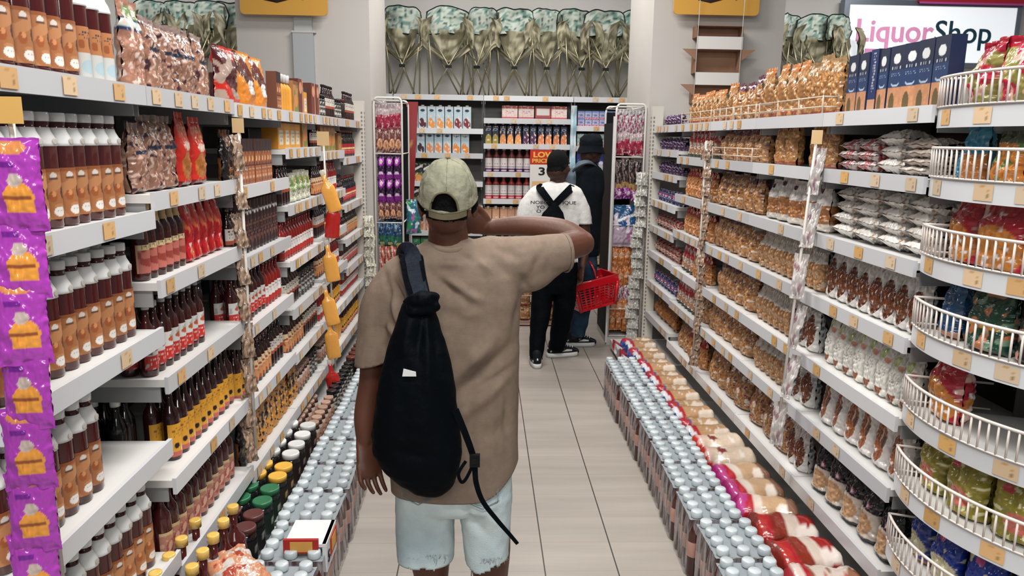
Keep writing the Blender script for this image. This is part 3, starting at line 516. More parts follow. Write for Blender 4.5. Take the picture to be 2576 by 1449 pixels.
# ------------------------------------------------------------------ the room
XL, XR, YB = -.965, 1.39, 7.95
fl = MB(); fl.face([0, 1, 2, 3], WHT); fl.v = [(-6, -2, 0), (7, -2, 0), (7, 8.7, 0), (-6, 8.7, 0)]
structure('floor', fl, None, 'floor')
def sbx(name, b, mat, parent=None):
    m_ = MB().box(*b, WHT); return structure(name, m_, parent, mat)
sbx('wall_back', (-6, 8.6, 0, 7, 8.75, 4.2), 'wall')
sbx('wall_left', (-6.15, -2, 0, -6, 8.75, 4.2), 'wall')
sbx('wall_right', (7, -2, 0, 7.15, 8.75, 4.2), 'wall')
COLS = [('column', (-1.945, 6.3, 0, -.905, 7.3, 4.2), 'square white column beyond the sauce shelves'), ('column', (1.357, 6.3, 0, 2.42, 7.3, 4.2), 'square white column beyond the pasta shelves')]
for n_, b_, l_ in COLS: sbx(n_, b_, 'column')

# ------------------------------------------------------------------ shelving
SIDE = {'sauce': (lambda s, d, z: (XL-d, s, z), pi/2), 'pasta': (lambda s, d, z: (XR+d, s, z), -pi/2), 'juice': (lambda s, d, z: (s, YB+d, z), 0.0)}
def sbox(mb, side, s0, d0, z0, s1, d1, z1, col, mat='enamel'):
    a = SIDE[side][0](s0, d0, z0); b = SIDE[side][0](s1, d1, z1)
    mb.box(min(a[0], b[0]), min(a[1], b[1]), z0, max(a[0], b[0]), max(a[1], b[1]), z1, col, mat)
LIP, BRD, TAGC = c('c3c6ca'), c('cdcdcb'), [c('cda471'), c('ccb291'), c('c99e60'), c('c8b59c')]
tagp = [P(t, ('t', .1, .5, .9, .9, c('b48c55'), 2), ('t', .5, .1, .9, .45, c('8a744f'), 1)) for t in TAGC]
rt = random.Random(5)
def tagmesh(side, s, z, k, w_=.06, h_=.042):
    f = SIDE[side][0]; mb = MB()
    a, bq = (s, s+w_) if side in ('sauce', 'juice') else (s+w_, s)
    mb.grid(lambda u, v: f(a+(bq-a)*u, -.0145, z+.006+h_*v), 8, 8, tagp[k], 'paper', smooth=False)
    mb.grid(lambda u, v: f(a+(bq-a)*u, -.0125, z+.006+h_*v), 1, 1, TAGC[k], 'paper', smooth=False, flip=True)
    return mb
def bay(side, i, s0, s1, zs, depth=.43, back=c('181a1c'), deck=.12, deckd=.12, top=1.98, tags=4, label=None, lips=None, ends=()):
    r0_ = link('shelving_bay', None, None, SIDE[side][0]((s0+s1)/2, 0, 0))
    f0 = Vector(r0_.location)
    def put(n, mb, p=None):
        if p is None: mb.v = [tuple(Vector(q)-f0) for q in mb.v]; return link(n, mb.mesh(n), r0_)
        mb.v = [tuple(Vector(q)-f0) for q in mb.v]; return link(n, mb.mesh(n), p)
    m_ = MB(); sbox(m_, side, s0+.002, depth, 0, s1-.002, depth+.03, top, back); put('back_panel', m_)
    m_ = MB(); sbox(m_, side, s0+.002, -deckd, .02, s1-.002, depth, deck-.012, c('2a2a2c')); sbox(m_, side, s0+.002, -deckd-.01, deck-.06, s1-.002, depth, deck, BRD); put('base_deck', m_)
    for k, z in enumerate(zs):
        m_ = MB()
        sbox(m_, side, s0+.003, .0, z+.022, s1-.003, depth, z+.046, BRD)
        sbox(m_, side, s0+.002, -.012, z, s1-.002, .0, z+.054, LIP)
        for e_ in (s0+.012, s1-.02): sbox(m_, side, e_, .02, z-.03, e_+.006, depth, z+.022, c('8f9193'))
        sh = put('shelf', m_)
        nt_ = (tags if k else tags+1) if not (side, i) == ('sauce', 1) or k else 9
        for q in range(nt_):
            if rt.random() < .3: continue
            st = s0+.03+(s1-s0-.1)*(q+rt.random()*.5)/nt_
            put('price_tag', tagmesh(side, st, z, rt.randrange(4)), sh)
    m_ = MB()
    for e_ in (s0+.0, s1-.02): sbox(m_, side, e_+.001, depth-.03, 0, e_+.019, depth, top, c('7d7f80'))
    put('uprights', m_)
    for e_ in ends:    # slotted white end post facing the aisle
        m_ = MB(); sbox(m_, side, e_, -.03, 0, e_+.06, .06, 2.03, c('c9c5bc'))
        for q in range(60):
            zz = .1+q*.031
            sbox(m_, side, e_+.012, -.0312, zz, e_+.024, -.03, zz+.018, c('7a7770')); sbox(m_, side, e_+.036, -.0312, zz, e_+.048, -.03, zz+.018, c('7a7770'))
            sbox(m_, side, e_-.0008, -.02, zz, e_, -.008, zz+.018, c('7a7770'))
        put('end_post', m_)
    tag(r0_, label or '%s %s bay of white shelves counted from the aisle mouth' % (nth(i), side), 'shelf unit', '%s shelving bays' % side)
    return r0_

LB = [1.46, 2.24, 3.01, 3.79, 4.56, 5.33, 6.1]
LZ = [[1.83, 1.48, 1.13, .775, .40], [1.83, 1.53, 1.27, .97, .64, .34], [1.82, 1.5, 1.21, .92, .61, .31], [1.82, 1.64, 1.36, 1.08, .83, .59, .31],
      [1.82, 1.61, 1.35, 1.1, .85, .58, .31], [1.82, 1.56, 1.23, .99, .78, .58, .31]]
RB = [2.33, 3.09, 3.86, 4.63, 5.4, 6.18]
RZ = [[1.82, 1.60, 1.335, 1.08, .81, .555, .25]]*4 + [[1.82, 1.64, 1.46, 1.24, 1.03, .82, .57, .30]]
for i in range(6): bay('sauce', i, LB[i], LB[i+1], LZ[i], deck=.15, deckd=.135, tags=(2, 3, 4, 5, 5, 5)[i], top=1.87, ends=(6.1,) if i == 5 else ())
for i in range(5): bay('pasta', i, RB[i], RB[i+1], RZ[i], deck=.10, deckd=.29, tags=(3, 3, 4, 5, 5)[i], top=1.87, back=c('181a1c') if i < 4 else c('6f6b68'), ends=(6.18,) if i == 4 else ())
BB = [(-.91, .003), (.005, .926), (.928, 1.74)]
BZ = [[2.135, 1.80, 1.55, 1.26, 1.01, .745, .465, .265], [2.135, 1.91, 1.653, 1.365, 1.085, .76, .46, .25], [2.135, 1.845, 1.64, 1.45, 1.23, 1.035, .84, .645, .45, .25]]
for i in range(3): bay('juice', i, BB[i][0], BB[i][1], BZ[i], depth=.5, back=c('4f4944'), deck=.1, deckd=.02, top=2.16, tags=4)
for k, (a, b) in enumerate([(-3.8, -2.87), (-2.86, -1.9), (-1.89, -.92), (1.75, 2.7), (2.71, 3.7), (3.71, 4.6)]):
    bay('juice', 3+k, a, b, [2.135, 1.7, 1.3, .9, .5], depth=.5, back=c('4f4944'), deck=.1, deckd=.02, top=2.16, tags=3, label='%s shelving bay of the rear wall hidden behind the columns, under camping chairs' % nth(k))

CNT = {}
def shelfname(k): return 'top shelf' if k == 0 else nth(k) + ' shelf'
rj = random.Random(11)
def mklabel(p, tail):
    d = p.desc
    for cut in (None, ' with ', ' and '):
        if cut and cut in d: d = d.split(cut)[0]
        if len((d+' '+tail).split()) <= 16: break
    return d + ', ' + tail
def fill(side, i, k, s, seq, z=None, depth=.035, rows=1, s_end=None):
    zs = {'sauce': LZ, 'pasta': RZ, 'juice': BZ}[side][i]; bb = {'sauce': LB, 'pasta': RB}.get(side)
    if z is None: z = zs[k]+.0475
    f, rz = SIDE[side]
    if s is None: s = (bb[i] if bb else BB[i][0])+.02
    end = s_end or ((bb[i+1] if bb else BB[i][1])-.012)
    for it in seq:
        if it[0] == 'gap': s += it[1]; continue
        p = PROTO[it[0]]; n = it[1]; o = it[2] if len(it) > 2 else {}
        sc = o.get('sc', 1); sx, sy, sz = sc if isinstance(sc, tuple) else (sc,)*3
        pitch = p.w*sx*o.get('pk', 1.03)
        if n is None: n = int((end-s)/pitch)
        for q in range(n):
            if s+pitch > end+.012: break
            for rr in range(o.get('rows', rows)):
                for lv in range(o.get('stack', 1)):
                    key = (side, i, k, it[0], rr, lv); m_ = CNT.get(key, 0); CNT[key] = m_+1
                    dd = o.get('depth', depth) + p.d*sy/2 + rr*p.d*sy*1.04 + (rj.random()-.5)*.004
                    lo = p.h*sz if not o.get('flat') else p.d*sy
                    x = f(s+pitch/2+(rj.random()-.5)*.004, dd + (p.h*sz/2 - p.d*sy/2 if o.get('flat') else 0), z + lv*lo*.86)
                    tail = '%s along %s of %s %s bay' % (nth(m_), shelfname(k), nth(i), side)
                    if rr: tail = '%s, ' % ('row behind' if rr == 1 else 'third row deep') + tail
                    if o.get('stack', 1) > 1: tail = '%s layer, ' % nth(lv) + tail
                    if p.cat == 'bag' and not o.get('flat'): szr, rjx = rj.uniform(.93, 1.05), .3
                    else: szr, rjx = 1, 0
                    full = (bb[i] if bb else 9) < 4.0 and rr == 0
                    ob = p.place(x, rz + (rj.random()-.5)*(o.get('rj', .08)+rjx), mklabel(p, tail), o.get('g') or '%ss in the %s shelves' % (it[0].replace('_', ' '), side), full, sc=(sx, sy, sz*szr))
                    if o.get('flat'):    # lying on its back
                        ob.rotation_euler = (-pi/2+.06*(rj.random()-.5), 0, rz + (rj.random()-.5)*.2)
                        ob.location = f(s+pitch/2, dd-.02, z+lo/2+lv*lo*.8+.004)
                        ob.rotation_euler = (Matrix.Rotation(ob.rotation_euler[2], 4, 'Z') @ Matrix.Rotation(-pi/2+.08*(rj.random()-.5), 4, 'X')).to_euler()
                    elif o.get('tilt'): ob.rotation_euler = (o['tilt'], 0, rz)
            s += pitch
    return s
R2 = dict(rows=2)
# bay 1 of sauces
fill('sauce', 0, 0, 1.49, [('sauce_bottle', 8), ('sauce_bottle_white', None)])
fill('sauce', 0, 1, 1.49, [('sauce_bottle', None)])
fill('sauce', 0, 2, 1.49, [('sauce_bottle', None)], rows=2)
fill('sauce', 0, 3, 1.49, [('sauce_bottle', 7)], rows=2)
fill('sauce', 0, 4, 1.49, [('sauce_bottle', None)], rows=3)
# bay 2
fill('sauce', 1, 0, None, [('blue_top_bag', 1), ('brown_snack_bag', 1), ('brown_snack_bag_dark', 1), ('brown_snack_bag_striped', 1), ('brown_snack_bag', 1)])
fill('sauce', 1, 1, None, [('brown_snack_bag_striped', 1, dict(sc=(.75, 1, 1))), ('brown_snack_bag', 1, dict(sc=(.8, 1, 1.05))), ('brown_snack_bag_dark', 1, dict(sc=(.8, 1, 1.02))), ('gap', .01), ('red_bag', 2, dict(sc=.97))])
fill('sauce', 1, 2, None, [('beige_neck_bottle', 6, dict(sc=.96)), ('red_pouch', 5, dict(sc=(.95, 1, .82)))])
fill('sauce', 1, 3, None, [('tomato_sauce_bottle', 8, R2), ('black_cup', 2, dict(depth=.1))])
fill('sauce', 1, 4, None, [('vinegar_bottle', 2, dict(rows=2, depth=.15)), ('yellow_label_bottle', None, R2)])
fill('sauce', 1, 5, None, [('chutney_bottle', None, R2)])
# bay 3
fill('sauce', 2, 0, None, [('red_pouch_wide', 1), ('orange_pouch', 1), ('orange_pouch', 1, dict(sc=(.9, 1, 1.05)))], depth=.02)
fill('sauce', 2, 1, None, [('black_refill_bag', 1), ('spice_box', 12)])
fill('sauce', 2, 2, None, [('steak_sauce_bottle', 2), ('grey_cap_bottle', None, dict(sc=(1, 1, .9)))])
fill('sauce', 2, 3, None, [('tomato_sauce_bottle', 8), ('chilli_sauce_bottle', None)], rows=2)
fill('sauce', 2, 4, None, [('yellow_label_bottle', 4), ('orange_sauce_bottle', 5), ('steak_sauce_bottle', None)], rows=2)
fill('sauce', 2, 5, None, [('black_refill_bag', 2), ('yellow_hanging_bag', None)])
# bay 4
fill('sauce', 3, 0, None, [('spice_box', 2), ('mustard_bottle', 4), ('amber_box', 1), ('brown_gift_box', 1), ('yellow_box', 1)])
fill('sauce', 3, 1, None, [('yellow_box', 4, dict(sc=(1.1, 1, 1))), ('gap', .05), ('amber_box', 2)])
fill('sauce', 3, 2, None, [('steak_sauce_bottle', 4), ('green_card_bag', None, dict(sc=(1, 1, 1.25)))])
fill('sauce', 3, 3, None, [('chilli_sauce_bottle', None)], rows=2)
fill('sauce', 3, 4, None, [('steak_sauce_bottle', 6), ('pickle_jar', None)], rows=2)
fill('sauce', 3, 5, None, [('orange_sauce_bottle', 7), ('steak_sauce_bottle', None)], rows=2)
fill('sauce', 3, 6, None, [('yellow_hanging_bag', 2), ('spread_jar', 5), ('pickle_jar', None)], rows=2)
# bay 5, 6
fill('sauce', 4, 0, None, [('brown_gift_box', 2), ('pickle_jar', 3), ('steak_sauce_bottle', None)])
fill('sauce', 4, 1, None, [('steak_sauce_bottle', 4, dict(sc=.9)), ('amber_box', None)])
fill('sauce', 4, 2, None, [('orange_sauce_bottle', 5), ('brown_gift_box', 1), ('chilli_sauce_bottle', None)])
fill('sauce', 4, 3, None, [('steak_sauce_bottle', 5), ('spray_bottle', None)])
fill('sauce', 4, 4, None, [('orange_sauce_bottle', 7), ('chilli_sauce_bottle', None)])
fill('sauce', 4, 5, None, [('chilli_sauce_bottle', 5), ('yellow_label_bottle', None, dict(sc=.9))])
fill('sauce', 4, 6, None, [('spread_jar', 6), ('mustard_bottle', None)])
fill('sauce', 5, 0, None, [('pickle_jar', 3), ('coffee_jar', 2), ('steak_sauce_bottle', None)])
fill('sauce', 5, 1, None, [('amber_box', 1), ('spray_bottle', None)])
fill('sauce', 5, 2, None, [('steak_sauce_bottle', 3), ('spray_bottle', None)])
fill('sauce', 5, 3, None, [('orange_sauce_bottle', None, dict(sc=.9))])
fill('sauce', 5, 4, None, [('tomato_sauce_bottle', None, dict(sc=.8))])
fill('sauce', 5, 5, None, [('chilli_sauce_bottle', None, dict(sc=.9))])
fill('sauce', 5, 6, None, [('yellow_label_bottle', None, dict(sc=.9))])
# low deck of the sauce side
def deck(seq, dd, x0): 
    for nm, ys, lab in seq:
        p = PROTO[nm]
        for q, y in enumerate(ys): p.place((XL+dd, y, .1505), pi/2+rj.random()*.3, mklabel(p, lab % nth(q)), nm.replace('_', ' ')+'s on the low deck', True)
deck([('yellow_cap_bottle', (2.04, 2.135, 2.225, 2.32, 2.42, 2.52), '%s along the low deck under the sauce shelves'),
      ('brown_lid_jar', (2.64, 2.74), '%s in front row of the low deck'), ('green_lid_jar', (2.86, 2.97), '%s in front row of the low deck'),
      ('yellow_lid_jar', (3.09, 3.19), '%s in front row of the low deck'), ('white_lid_jar', (3.32, 3.43, 3.55, 3.67), '%s in front row of the low deck'),
      ('spread_jar', (3.80, 3.875, 3.95, 4.03, 4.11, 4.19), '%s in front row of the low deck'), ('pickle_jar', (4.28, 4.36, 4.44, 4.52, 4.6, 4.68, 4.76, 4.84), '%s in front row of the low deck'),
      ('coffee_jar', (4.95, 5.05, 5.15, 5.25, 5.36, 5.47, 5.58, 5.7, 5.82), '%s in front row of the low deck')], .085, 0)
deck([('yellow_cap_bottle', (2.1, 2.2, 2.3, 2.42), '%s in back row of the low deck'), ('brown_lid_jar', (2.66, 2.77), '%s in back row of the low deck'), ('green_lid_jar', (2.89, 3.0), '%s in back row of the low deck'),
      ('yellow_lid_jar', (3.12, 3.22), '%s in back row of the low deck'), ('white_lid_jar', (3.35, 3.46, 3.58, 3.7), '%s in back row of the low deck'), ('spread_jar', (3.83, 3.9, 3.97, 4.05, 4.13, 4.21), '%s in back row of the low deck')], -.01, 0)

# pasta side
fill('pasta', 0, 0, None, [('blue_pasta_box', 5, dict(sc=(1.12, 1, .84), rj=.25)), ('blue_pasta_box_dark', 1, dict(sc=(1, 1, .86))), ('blue_pasta_box', None, dict(sc=(1.12, 1, .84), rj=.2))])
def stack(i, k, s, seq):
    for nm, n, lv, kw in seq: s = fill('pasta', i, k, s, [(nm, n, dict(flat=1, stack=lv, rj=.2, **kw))])
stack(0, 1, 2.35, [('beige_packet', 1, 4, {}), ('white_packet', 1, 3, {}), ('pink_packet', 2, 3, {})])
stack(0, 2, 2.35, [('white_packet', 4, 4, dict(sc=(1, 1, 1)))])
fill('pasta', 0, 3, None, [('window_bag', None, dict(sc=(1, 1, .95)))])
fill('pasta', 0, 4, None, [('green_print_bag', None)], rows=1)
fill('pasta', 0, 5, None, [('brown_window_bag', None)])
fill('pasta', 0, 6, None, [('black_top_bag', None)])
fill('pasta', 1, 0, None, [('noodle_bag', 3, dict(sc=(1, 1, .84))), ('orange_crisp_bag', None)])
fill('pasta', 1, 1, None, [('noodle_bag', 2, dict(sc=(1, 1, .74))), ('gap', .16), ('noodle_bag', 2, dict(sc=(1.1, 1, .76)))])
fill('pasta', 1, 2, None, [('white_top_bag', None, dict(sc=(1.1, 1, .86)))])
fill('pasta', 1, 3, None, [('white_noodle_bag', None)])
fill('pasta', 1, 4, None, [('window_bag', 3, dict(sc=(1, 1, .95))), ('white_noodle_bag', None)])
fill('pasta', 1, 5, None, [('window_bag', 2, dict(sc=(1, 1, .95))), ('white_noodle_bag', None)])
fill('pasta', 1, 6, None, [('window_bag', 2, dict(sc=(1, 1, .95))), ('bread_flour_bag', None)])
fill('pasta', 2, 0, None, [('orange_crisp_bag', 1), ('macaroni_bag', 3), ('orange_crisp_bag', None, dict(sc=.9))])
fill('pasta', 2, 1, None, [('macaroni_bag', None, dict(sc=(1, 1, .84)))])
fill('pasta', 2, 2, None, [('macaroni_bag', 2, dict(sc=.9)), ('spiral_bag', None)])
fill('pasta', 2, 3, None, [('spiral_bag', 2), ('macaroni_bag', None, dict(sc=.95))])
fill('pasta', 2, 4, None, [('spiral_bag', 2), ('macaroni_bag', None, dict(sc=(1, 1, .9)))])
fill('pasta', 2, 5, None, [('spiral_bag', 3), ('macaroni_bag', None, dict(sc=.9))])
fill('pasta', 2, 6, None, [('bread_flour_bag', 2), ('spiral_bag', None)])
fill('pasta', 3, 0, None, [('orange_crisp_bag', None, dict(sc=.8))])
fill('pasta', 3, 1, None, [('red_white_bag', None)])
fill('pasta', 3, 2, None, [('red_top_bag', None)])
fill('pasta', 3, 3, None, [('red_top_bag', None)])
fill('pasta', 3, 4, None, [('red_top_bag', 4), ('red_white_bag', None)])
fill('pasta', 3, 5, None, [('macaroni_bag', 2, dict(sc=.9)), ('red_white_bag', None)])
fill('pasta', 3, 6, None, [('red_top_bag', 4), ('spiral_bag', None, dict(sc=.9))])
for k, nm in ((0, 'grape_sweet_bag'), (1, 'grape_sweet_bag'), (2, 'grape_sweet_bag'), (3, 'blue_sweet_bag'), (4, 'red_sweet_bag'), (5, 'red_sweet_bag'), (6, 'blue_sweet_bag'), (7, 'orange_twist_bag')):
    if k == 0: fill('pasta', 4, 0, 5.55, [(nm, 5, dict(sc=.9))])
    else: fill('pasta', 4, k, None, [(nm, None, dict(sc=1.0))])
# the wire rails of the top pasta shelves
def rail(side, i, s0, s1, z, lab):
    f = SIDE[side][0]; mb = MB(); hh = (.035, .075)
    for h_ in hh: mb.tube([f(s0, .06, z+h_), f(s0, -.005, z+h_), f(s1, -.005, z+h_), f(s1, .06, z+h_)], .003, c('cdbfae'))
    for q in range(4):
        s = s0+(s1-s0)*q/3; mb.tube([f(s, -.005, z+.002), f(s, -.005, z+.08)], .003, c('cdbfae'))
    o = link('wire_rail', mb.mesh('wire_rail')); tag(o, lab, 'rail', 'wire rails on pasta shelves')
rail('pasta', 1, 3.12, 3.84, 1.866, 'low cream wire rail along top shelf of second pasta bay')
rail('pasta', 2, 3.89, 4.23, 1.866, 'low cream wire rail holding macaroni bags on top pasta shelf')
rail('pasta', 2, 4.25, 4.6, 1.866, 'second short wire rail on top shelf of third pasta bay')
rail('pasta', 2, 3.9, 4.58, 1.646, 'cream wire rail one shelf below the top in third pasta bay')
rail('pasta', 3, 4.66, 5.35, 1.866, 'low cream wire rail along top shelf of fourth pasta bay')

# bread on the low deck of the pasta side
def bread(nm, y, lab, dz=0.0, rz=0.0, x=1.245): PROTO[nm].place((x, y, .101+dz), -pi/2+rz, lab, 'bread loaves on the low deck')
bread('pink_print_loaf', 2.44, 'white bread bag with pink print, first loaf on low deck', .0, -.1)
bread('brown_loaf', 2.63, 'brown-footed bread bag lying first of two on low deck', 0, .12)
bread('pink_print_loaf', 2.25, 'pale bread bag with pink print at aisle mouth end of deck', .0, .1)
bread('brown_loaf', 2.83, 'brown-footed bread bag beside the magenta-ended loaves', 0, -.14)
bread('purple_loaf', 3.02, 'bread bag with magenta end beside brown-footed loaves', 0, -.25)
bread('purple_loaf', 3.19, 'middle bread bag of three with magenta ends', 0, .1)
bread('purple_loaf', 3.36, 'bread bag with magenta end beside the red-ended loaves', 0, .15)
bread('white_loaf', 3.54, 'white loaf with red end beside magenta-ended bread', 0, -.1)
bread('white_loaf', 3.71, 'white loaf with red end beside blue banded loaves', 0, .1)
y = 3.865; k = 0
while y < 5.9:
    nm = 'tricolour_loaf' if k % 2 == 0 else 'blue_end_loaf'
    bread(nm, y, '%s, %s of the row on deck' % (PROTO[nm].desc, nth(k)), 0, rj.uniform(-.12, .12), 1.23); y += .148; k += 1

# shrink-wrapped bottle packs on the floor, both sides
def bottle_pack(name, px, py, side):
    nx, ny = 3, 4; W, L, H = px*nx, py*ny, .285
    mbw = MB()
    def fn(u, v):
        a = 2*pi*u; e = 6; ca, sa = cos(a), sin(a)
        x = W/2*abs(ca)**(2/e)*(1 if ca > 0 else -1); y_ = L/2*abs(sa)**(2/e)*(1 if sa > 0 else -1)
        ph = .5+.5*cos(2*pi*(x/px + (.5 if nx % 2 == 0 else 0))) if abs(sa) > abs(ca) else .5+.5*cos(2*pi*(y_/py+.5))
        k = 1-.05*(1-ph)*(.5+v)-.03*max(0, v-.75)*4 + .012*noise.noise(Vector((x*30, y_*30, v*4)))
        return (x*k, y_*k, .004+v*(H-.03))
    mbw.grid(fn, 72, 8, WHT, 'wrap', cu=True)
    mbw.grid(lambda u, v: ((u-.5)*W*.93, (v-.5)*L*.93, H-.030+.006*noise.noise(Vector((u*9, v*9, 2)))), 14, 16, WHT, 'milky')
    if side: mbw.v = [(-a if side < 0 else a, b, z) for a, b, z in mbw.v]
    bm_ = MB().lathe([(.030, .002, MAR), (.033, .012), (.033, .09, c('b98d80')), (.0335, .092), (.0335, .155, c('4a2422')), (.033, .157), (.032, .19), (.022, .235), (.013, .25), (.013, .262)], 16, c('4a2422'), 'gloss')
    cm = MB().lathe([(.0225, .258), (.0235, .262), (.0235, .281), (.0205, .2845), (.0001, .2845)], 16, c('b9c3c8'), 'enamel')
    return mbw, bm_, cm
def packs(tagname, x0, px, py, y0, n, lab, grp, side):
    mbw, bm_, cm = bottle_pack(tagname, px, py, side); mw = mbw.mesh('shrink_wrap'); mb_, mc = bm_.mesh('bottle'), cm.mesh('cap')
    mfull = None
    for k in range(n):
        L = py*4; y = y0+k*(L+.012); sh = rj.uniform(-.008, .008)
        o = link('bottle_pack', None, None, (x0+sh, y+L/2, 0), rj.uniform(-.03, .03)); tag(o, lab % nth(k), 'bottle pack', grp)
        link('shrink_wrap', mw, o)
        for i in range(3):
            for j in range(4):
                b_ = link('bottle', mb_, o, ((i-1)*px, (j-1.5)*py, 0)); 
                ca_ = link('cap', mc, b_)
packs('r', .965, .078, .068, 2.2, 10, 'shrink-wrapped pack of capped bottles, %s along floor beside bread', 'bottle packs beside the bread', 1)
packs('l', -.69, .084, .068, 2.2, 13, 'shrink-wrapped pack of capped bottles, %s along floor beside sauce shelves', 'bottle packs beside the sauce shelves', -1)
def txt(name, s, size, loc, col, parent=None, rot=(pi/2, 0, 0), ext=.002, mat='matte', bold=0.0, align='LEFT', sx=1.0):
    cu = bpy.data.curves.new(name, 'FONT'); cu.body = s; cu.size = size; cu.extrude = ext; cu.offset = bold; cu.align_x = align; cu.resolution_u = 4
    o = bpy.data.objects.new('tmp', cu); C.objects.link(o)
    me = bpy.data.meshes.new_from_object(o.evaluated_get(bpy.context.evaluated_depsgraph_get())); bpy.data.objects.remove(o)
    me.materials.clear(); me.materials.append(MAT[mat])
    ca = me.color_attributes.new('Col', 'FLOAT_COLOR', 'CORNER'); ca.data.foreach_set('color', list(col)*len(ca.data))
    t = link(name, me, parent, loc); t.rotation_euler = rot; t.scale = (sx, 1, 1)
    return t
def rrect(w_, h_, r, d, col, mat='matte', n=6):
    """upright rounded plate in XZ, thickness d along Y, origin at its centre"""
    mb = MB(); pts = []
    for cx_, cz_, a0 in ((w_/2-r, h_/2-r, 0), (-w_/2+r, h_/2-r, pi/2), (-w_/2+r, -h_/2+r, pi), (w_/2-r, -h_/2+r, 1.5*pi)):
        for k in range(n+1): a = a0+pi/2*k/n; pts.append((cx_+r*cos(a), cz_+r*sin(a)))
    N = len(pts)
    for yy in (-d/2, d/2): mb.v += [(x, yy, z) for x, z in pts]
    mb.face(list(range(N)), col, mat); mb.face([N+i for i in range(N)][::-1], col, mat)
    for i in range(N): mb.face([i, i+N, (i+1) % N+N, (i+1) % N], col, mat)
    return mb

# round basket stand at the near end of the pasta shelves
EC, ER = (1.957, 2.117), .6
st = link('basket_stand', None, None, (EC[0], EC[1], 0)); tag(st, 'round-fronted white basket stand at the mouth of the pasta aisle', 'display stand')
ez = [1.803, 1.596, 1.359, 1.125, .862, .617, .37, .12]
F0, F1 = -.36, 1.65
def arc(phi, r): return (-r*cos(phi), -r*sin(phi))
for li, z in enumerate(ez):
    mb = MB()
    mb.grid(lambda u, v: (*arc(F0+(F1-F0)*u, ER-.004-.4*v), z+.045), 40, 2, BRD, 'enamel', flip=True)
    mb.grid(lambda u, v: (*arc(F0+(F1-F0)*u, ER-.004-.4*v), z+.02), 40, 2, BRD, 'enamel')
    mb.grid(lambda u, v: (*arc(F0+(F1-F0)*u, ER), z+.06*v), 48, 1, LIP, 'enamel')
    mb.grid(lambda u, v: (*arc(F0+(F1-F0)*u, ER-.006), z+.06*v), 48, 1, LIP, 'enamel', flip=True)
    mb.grid(lambda u, v: (*arc(F0+(F1-F0)*u, ER-.006+.006*v), z+.06), 48, 1, LIP, 'enamel', flip=True)
    mb.box(-.06, .1, z+.02, .06, .2, z+.045, BRD, 'enamel')
    sh = link('curved_shelf', mb.mesh('curved_shelf'), st)
    wb = MB(); wc = c('d2cac4')
    for hh, rr in ((.062, .0035), (.148, .005)):
        pts = [(*arc(F0+(F1-F0)*q/40, ER+.002), z+hh) for q in range(41)]
        wb.tube(pts, rr, wc, seg=6)
    for q in range(46):
        a = F0+(F1-F0)*q/45; x, y = arc(a, ER+.002); wb.tube([(x, y, z+.062), (x, y, z+.148)], .0032, wc, seg=5)
    for a in (F0, F1):
        x, y = arc(a, ER); x2, y2 = arc(a, ER-.25); wb.tube([(x, y, z+.148), (x2, y2, z+.148)], .004, wc, seg=5); wb.tube([(x, y, z+.062), (x2, y2, z+.062)], .003, wc, seg=5)
    link('wire_basket', wb.mesh('wire_basket'), sh)
    for q in range(5):
        a0 = F0+.08+q*.3+rt.random()*.1; k = rt.randrange(4)
        tm = MB(); tm.grid(lambda u, v: (*arc(a0+.11*u, ER+.0015), z+.008+.045*v), 8, 8, tagp[k], 'paper', smooth=False)
        link('price_tag', tm.mesh('price_tag'), sh)
mb = MB(); mb.lathe([(.14, .0), (.14, 1.86)], 24, c('1a1b1d'), 'enamel'); mb.lathe([(.5, .0), (.5, .1)], 40, c('55585a'), 'enamel')
link('centre_post', mb.mesh('centre_post'), st)
eitems = [['red_olive_bag']*6, ['blue_crisp_bag', 'orange_lid_bag', 'red_green_pack', 'orange_lid_bag', 'red_crisp_bag', 'orange_lid_bag'], ['red_crisp_bag']*6, ['deep_blue_crisp_bag', 'green_crisp_bag', 'black_crisp_bag', 'green_crisp_bag', 'black_crisp_bag', 'green_crisp_bag'],
          ['red_crisp_bag', None, None, 'red_green_pack', 'red_green_pack', 'red_green_pack'], ['olive_pasta_bag']*6, ['blue_milk_bag']*7, ['blue_milk_bag']*5]
for li, row in enumerate(eitems):
    for q, nm in enumerate(row):
        if not nm: continue
        if li == 7 : continue
        step = .33 if li != 6 else .27
        a = F0+.16+q*step; p = PROTO[nm]; rr = ER-.02-p.d/2-.035
        if a > F1-.1: continue
        for rw in range(2 if li in (5, 6, 0) else 1):
            x, y = arc(a+rw*.05, rr-rw*.13)
            p.place((EC[0]+x, EC[1]+y, ez[li]+.047), -(pi/2)+a + rj.uniform(-.12, .12), mklabel(p, ('row behind, ' if rw else '')+'%s along %s basket of the round stand' % (nth(q), 'top' if li == 0 else nth(li))), '%ss in the round stand' % nm.replace('_', ' '))

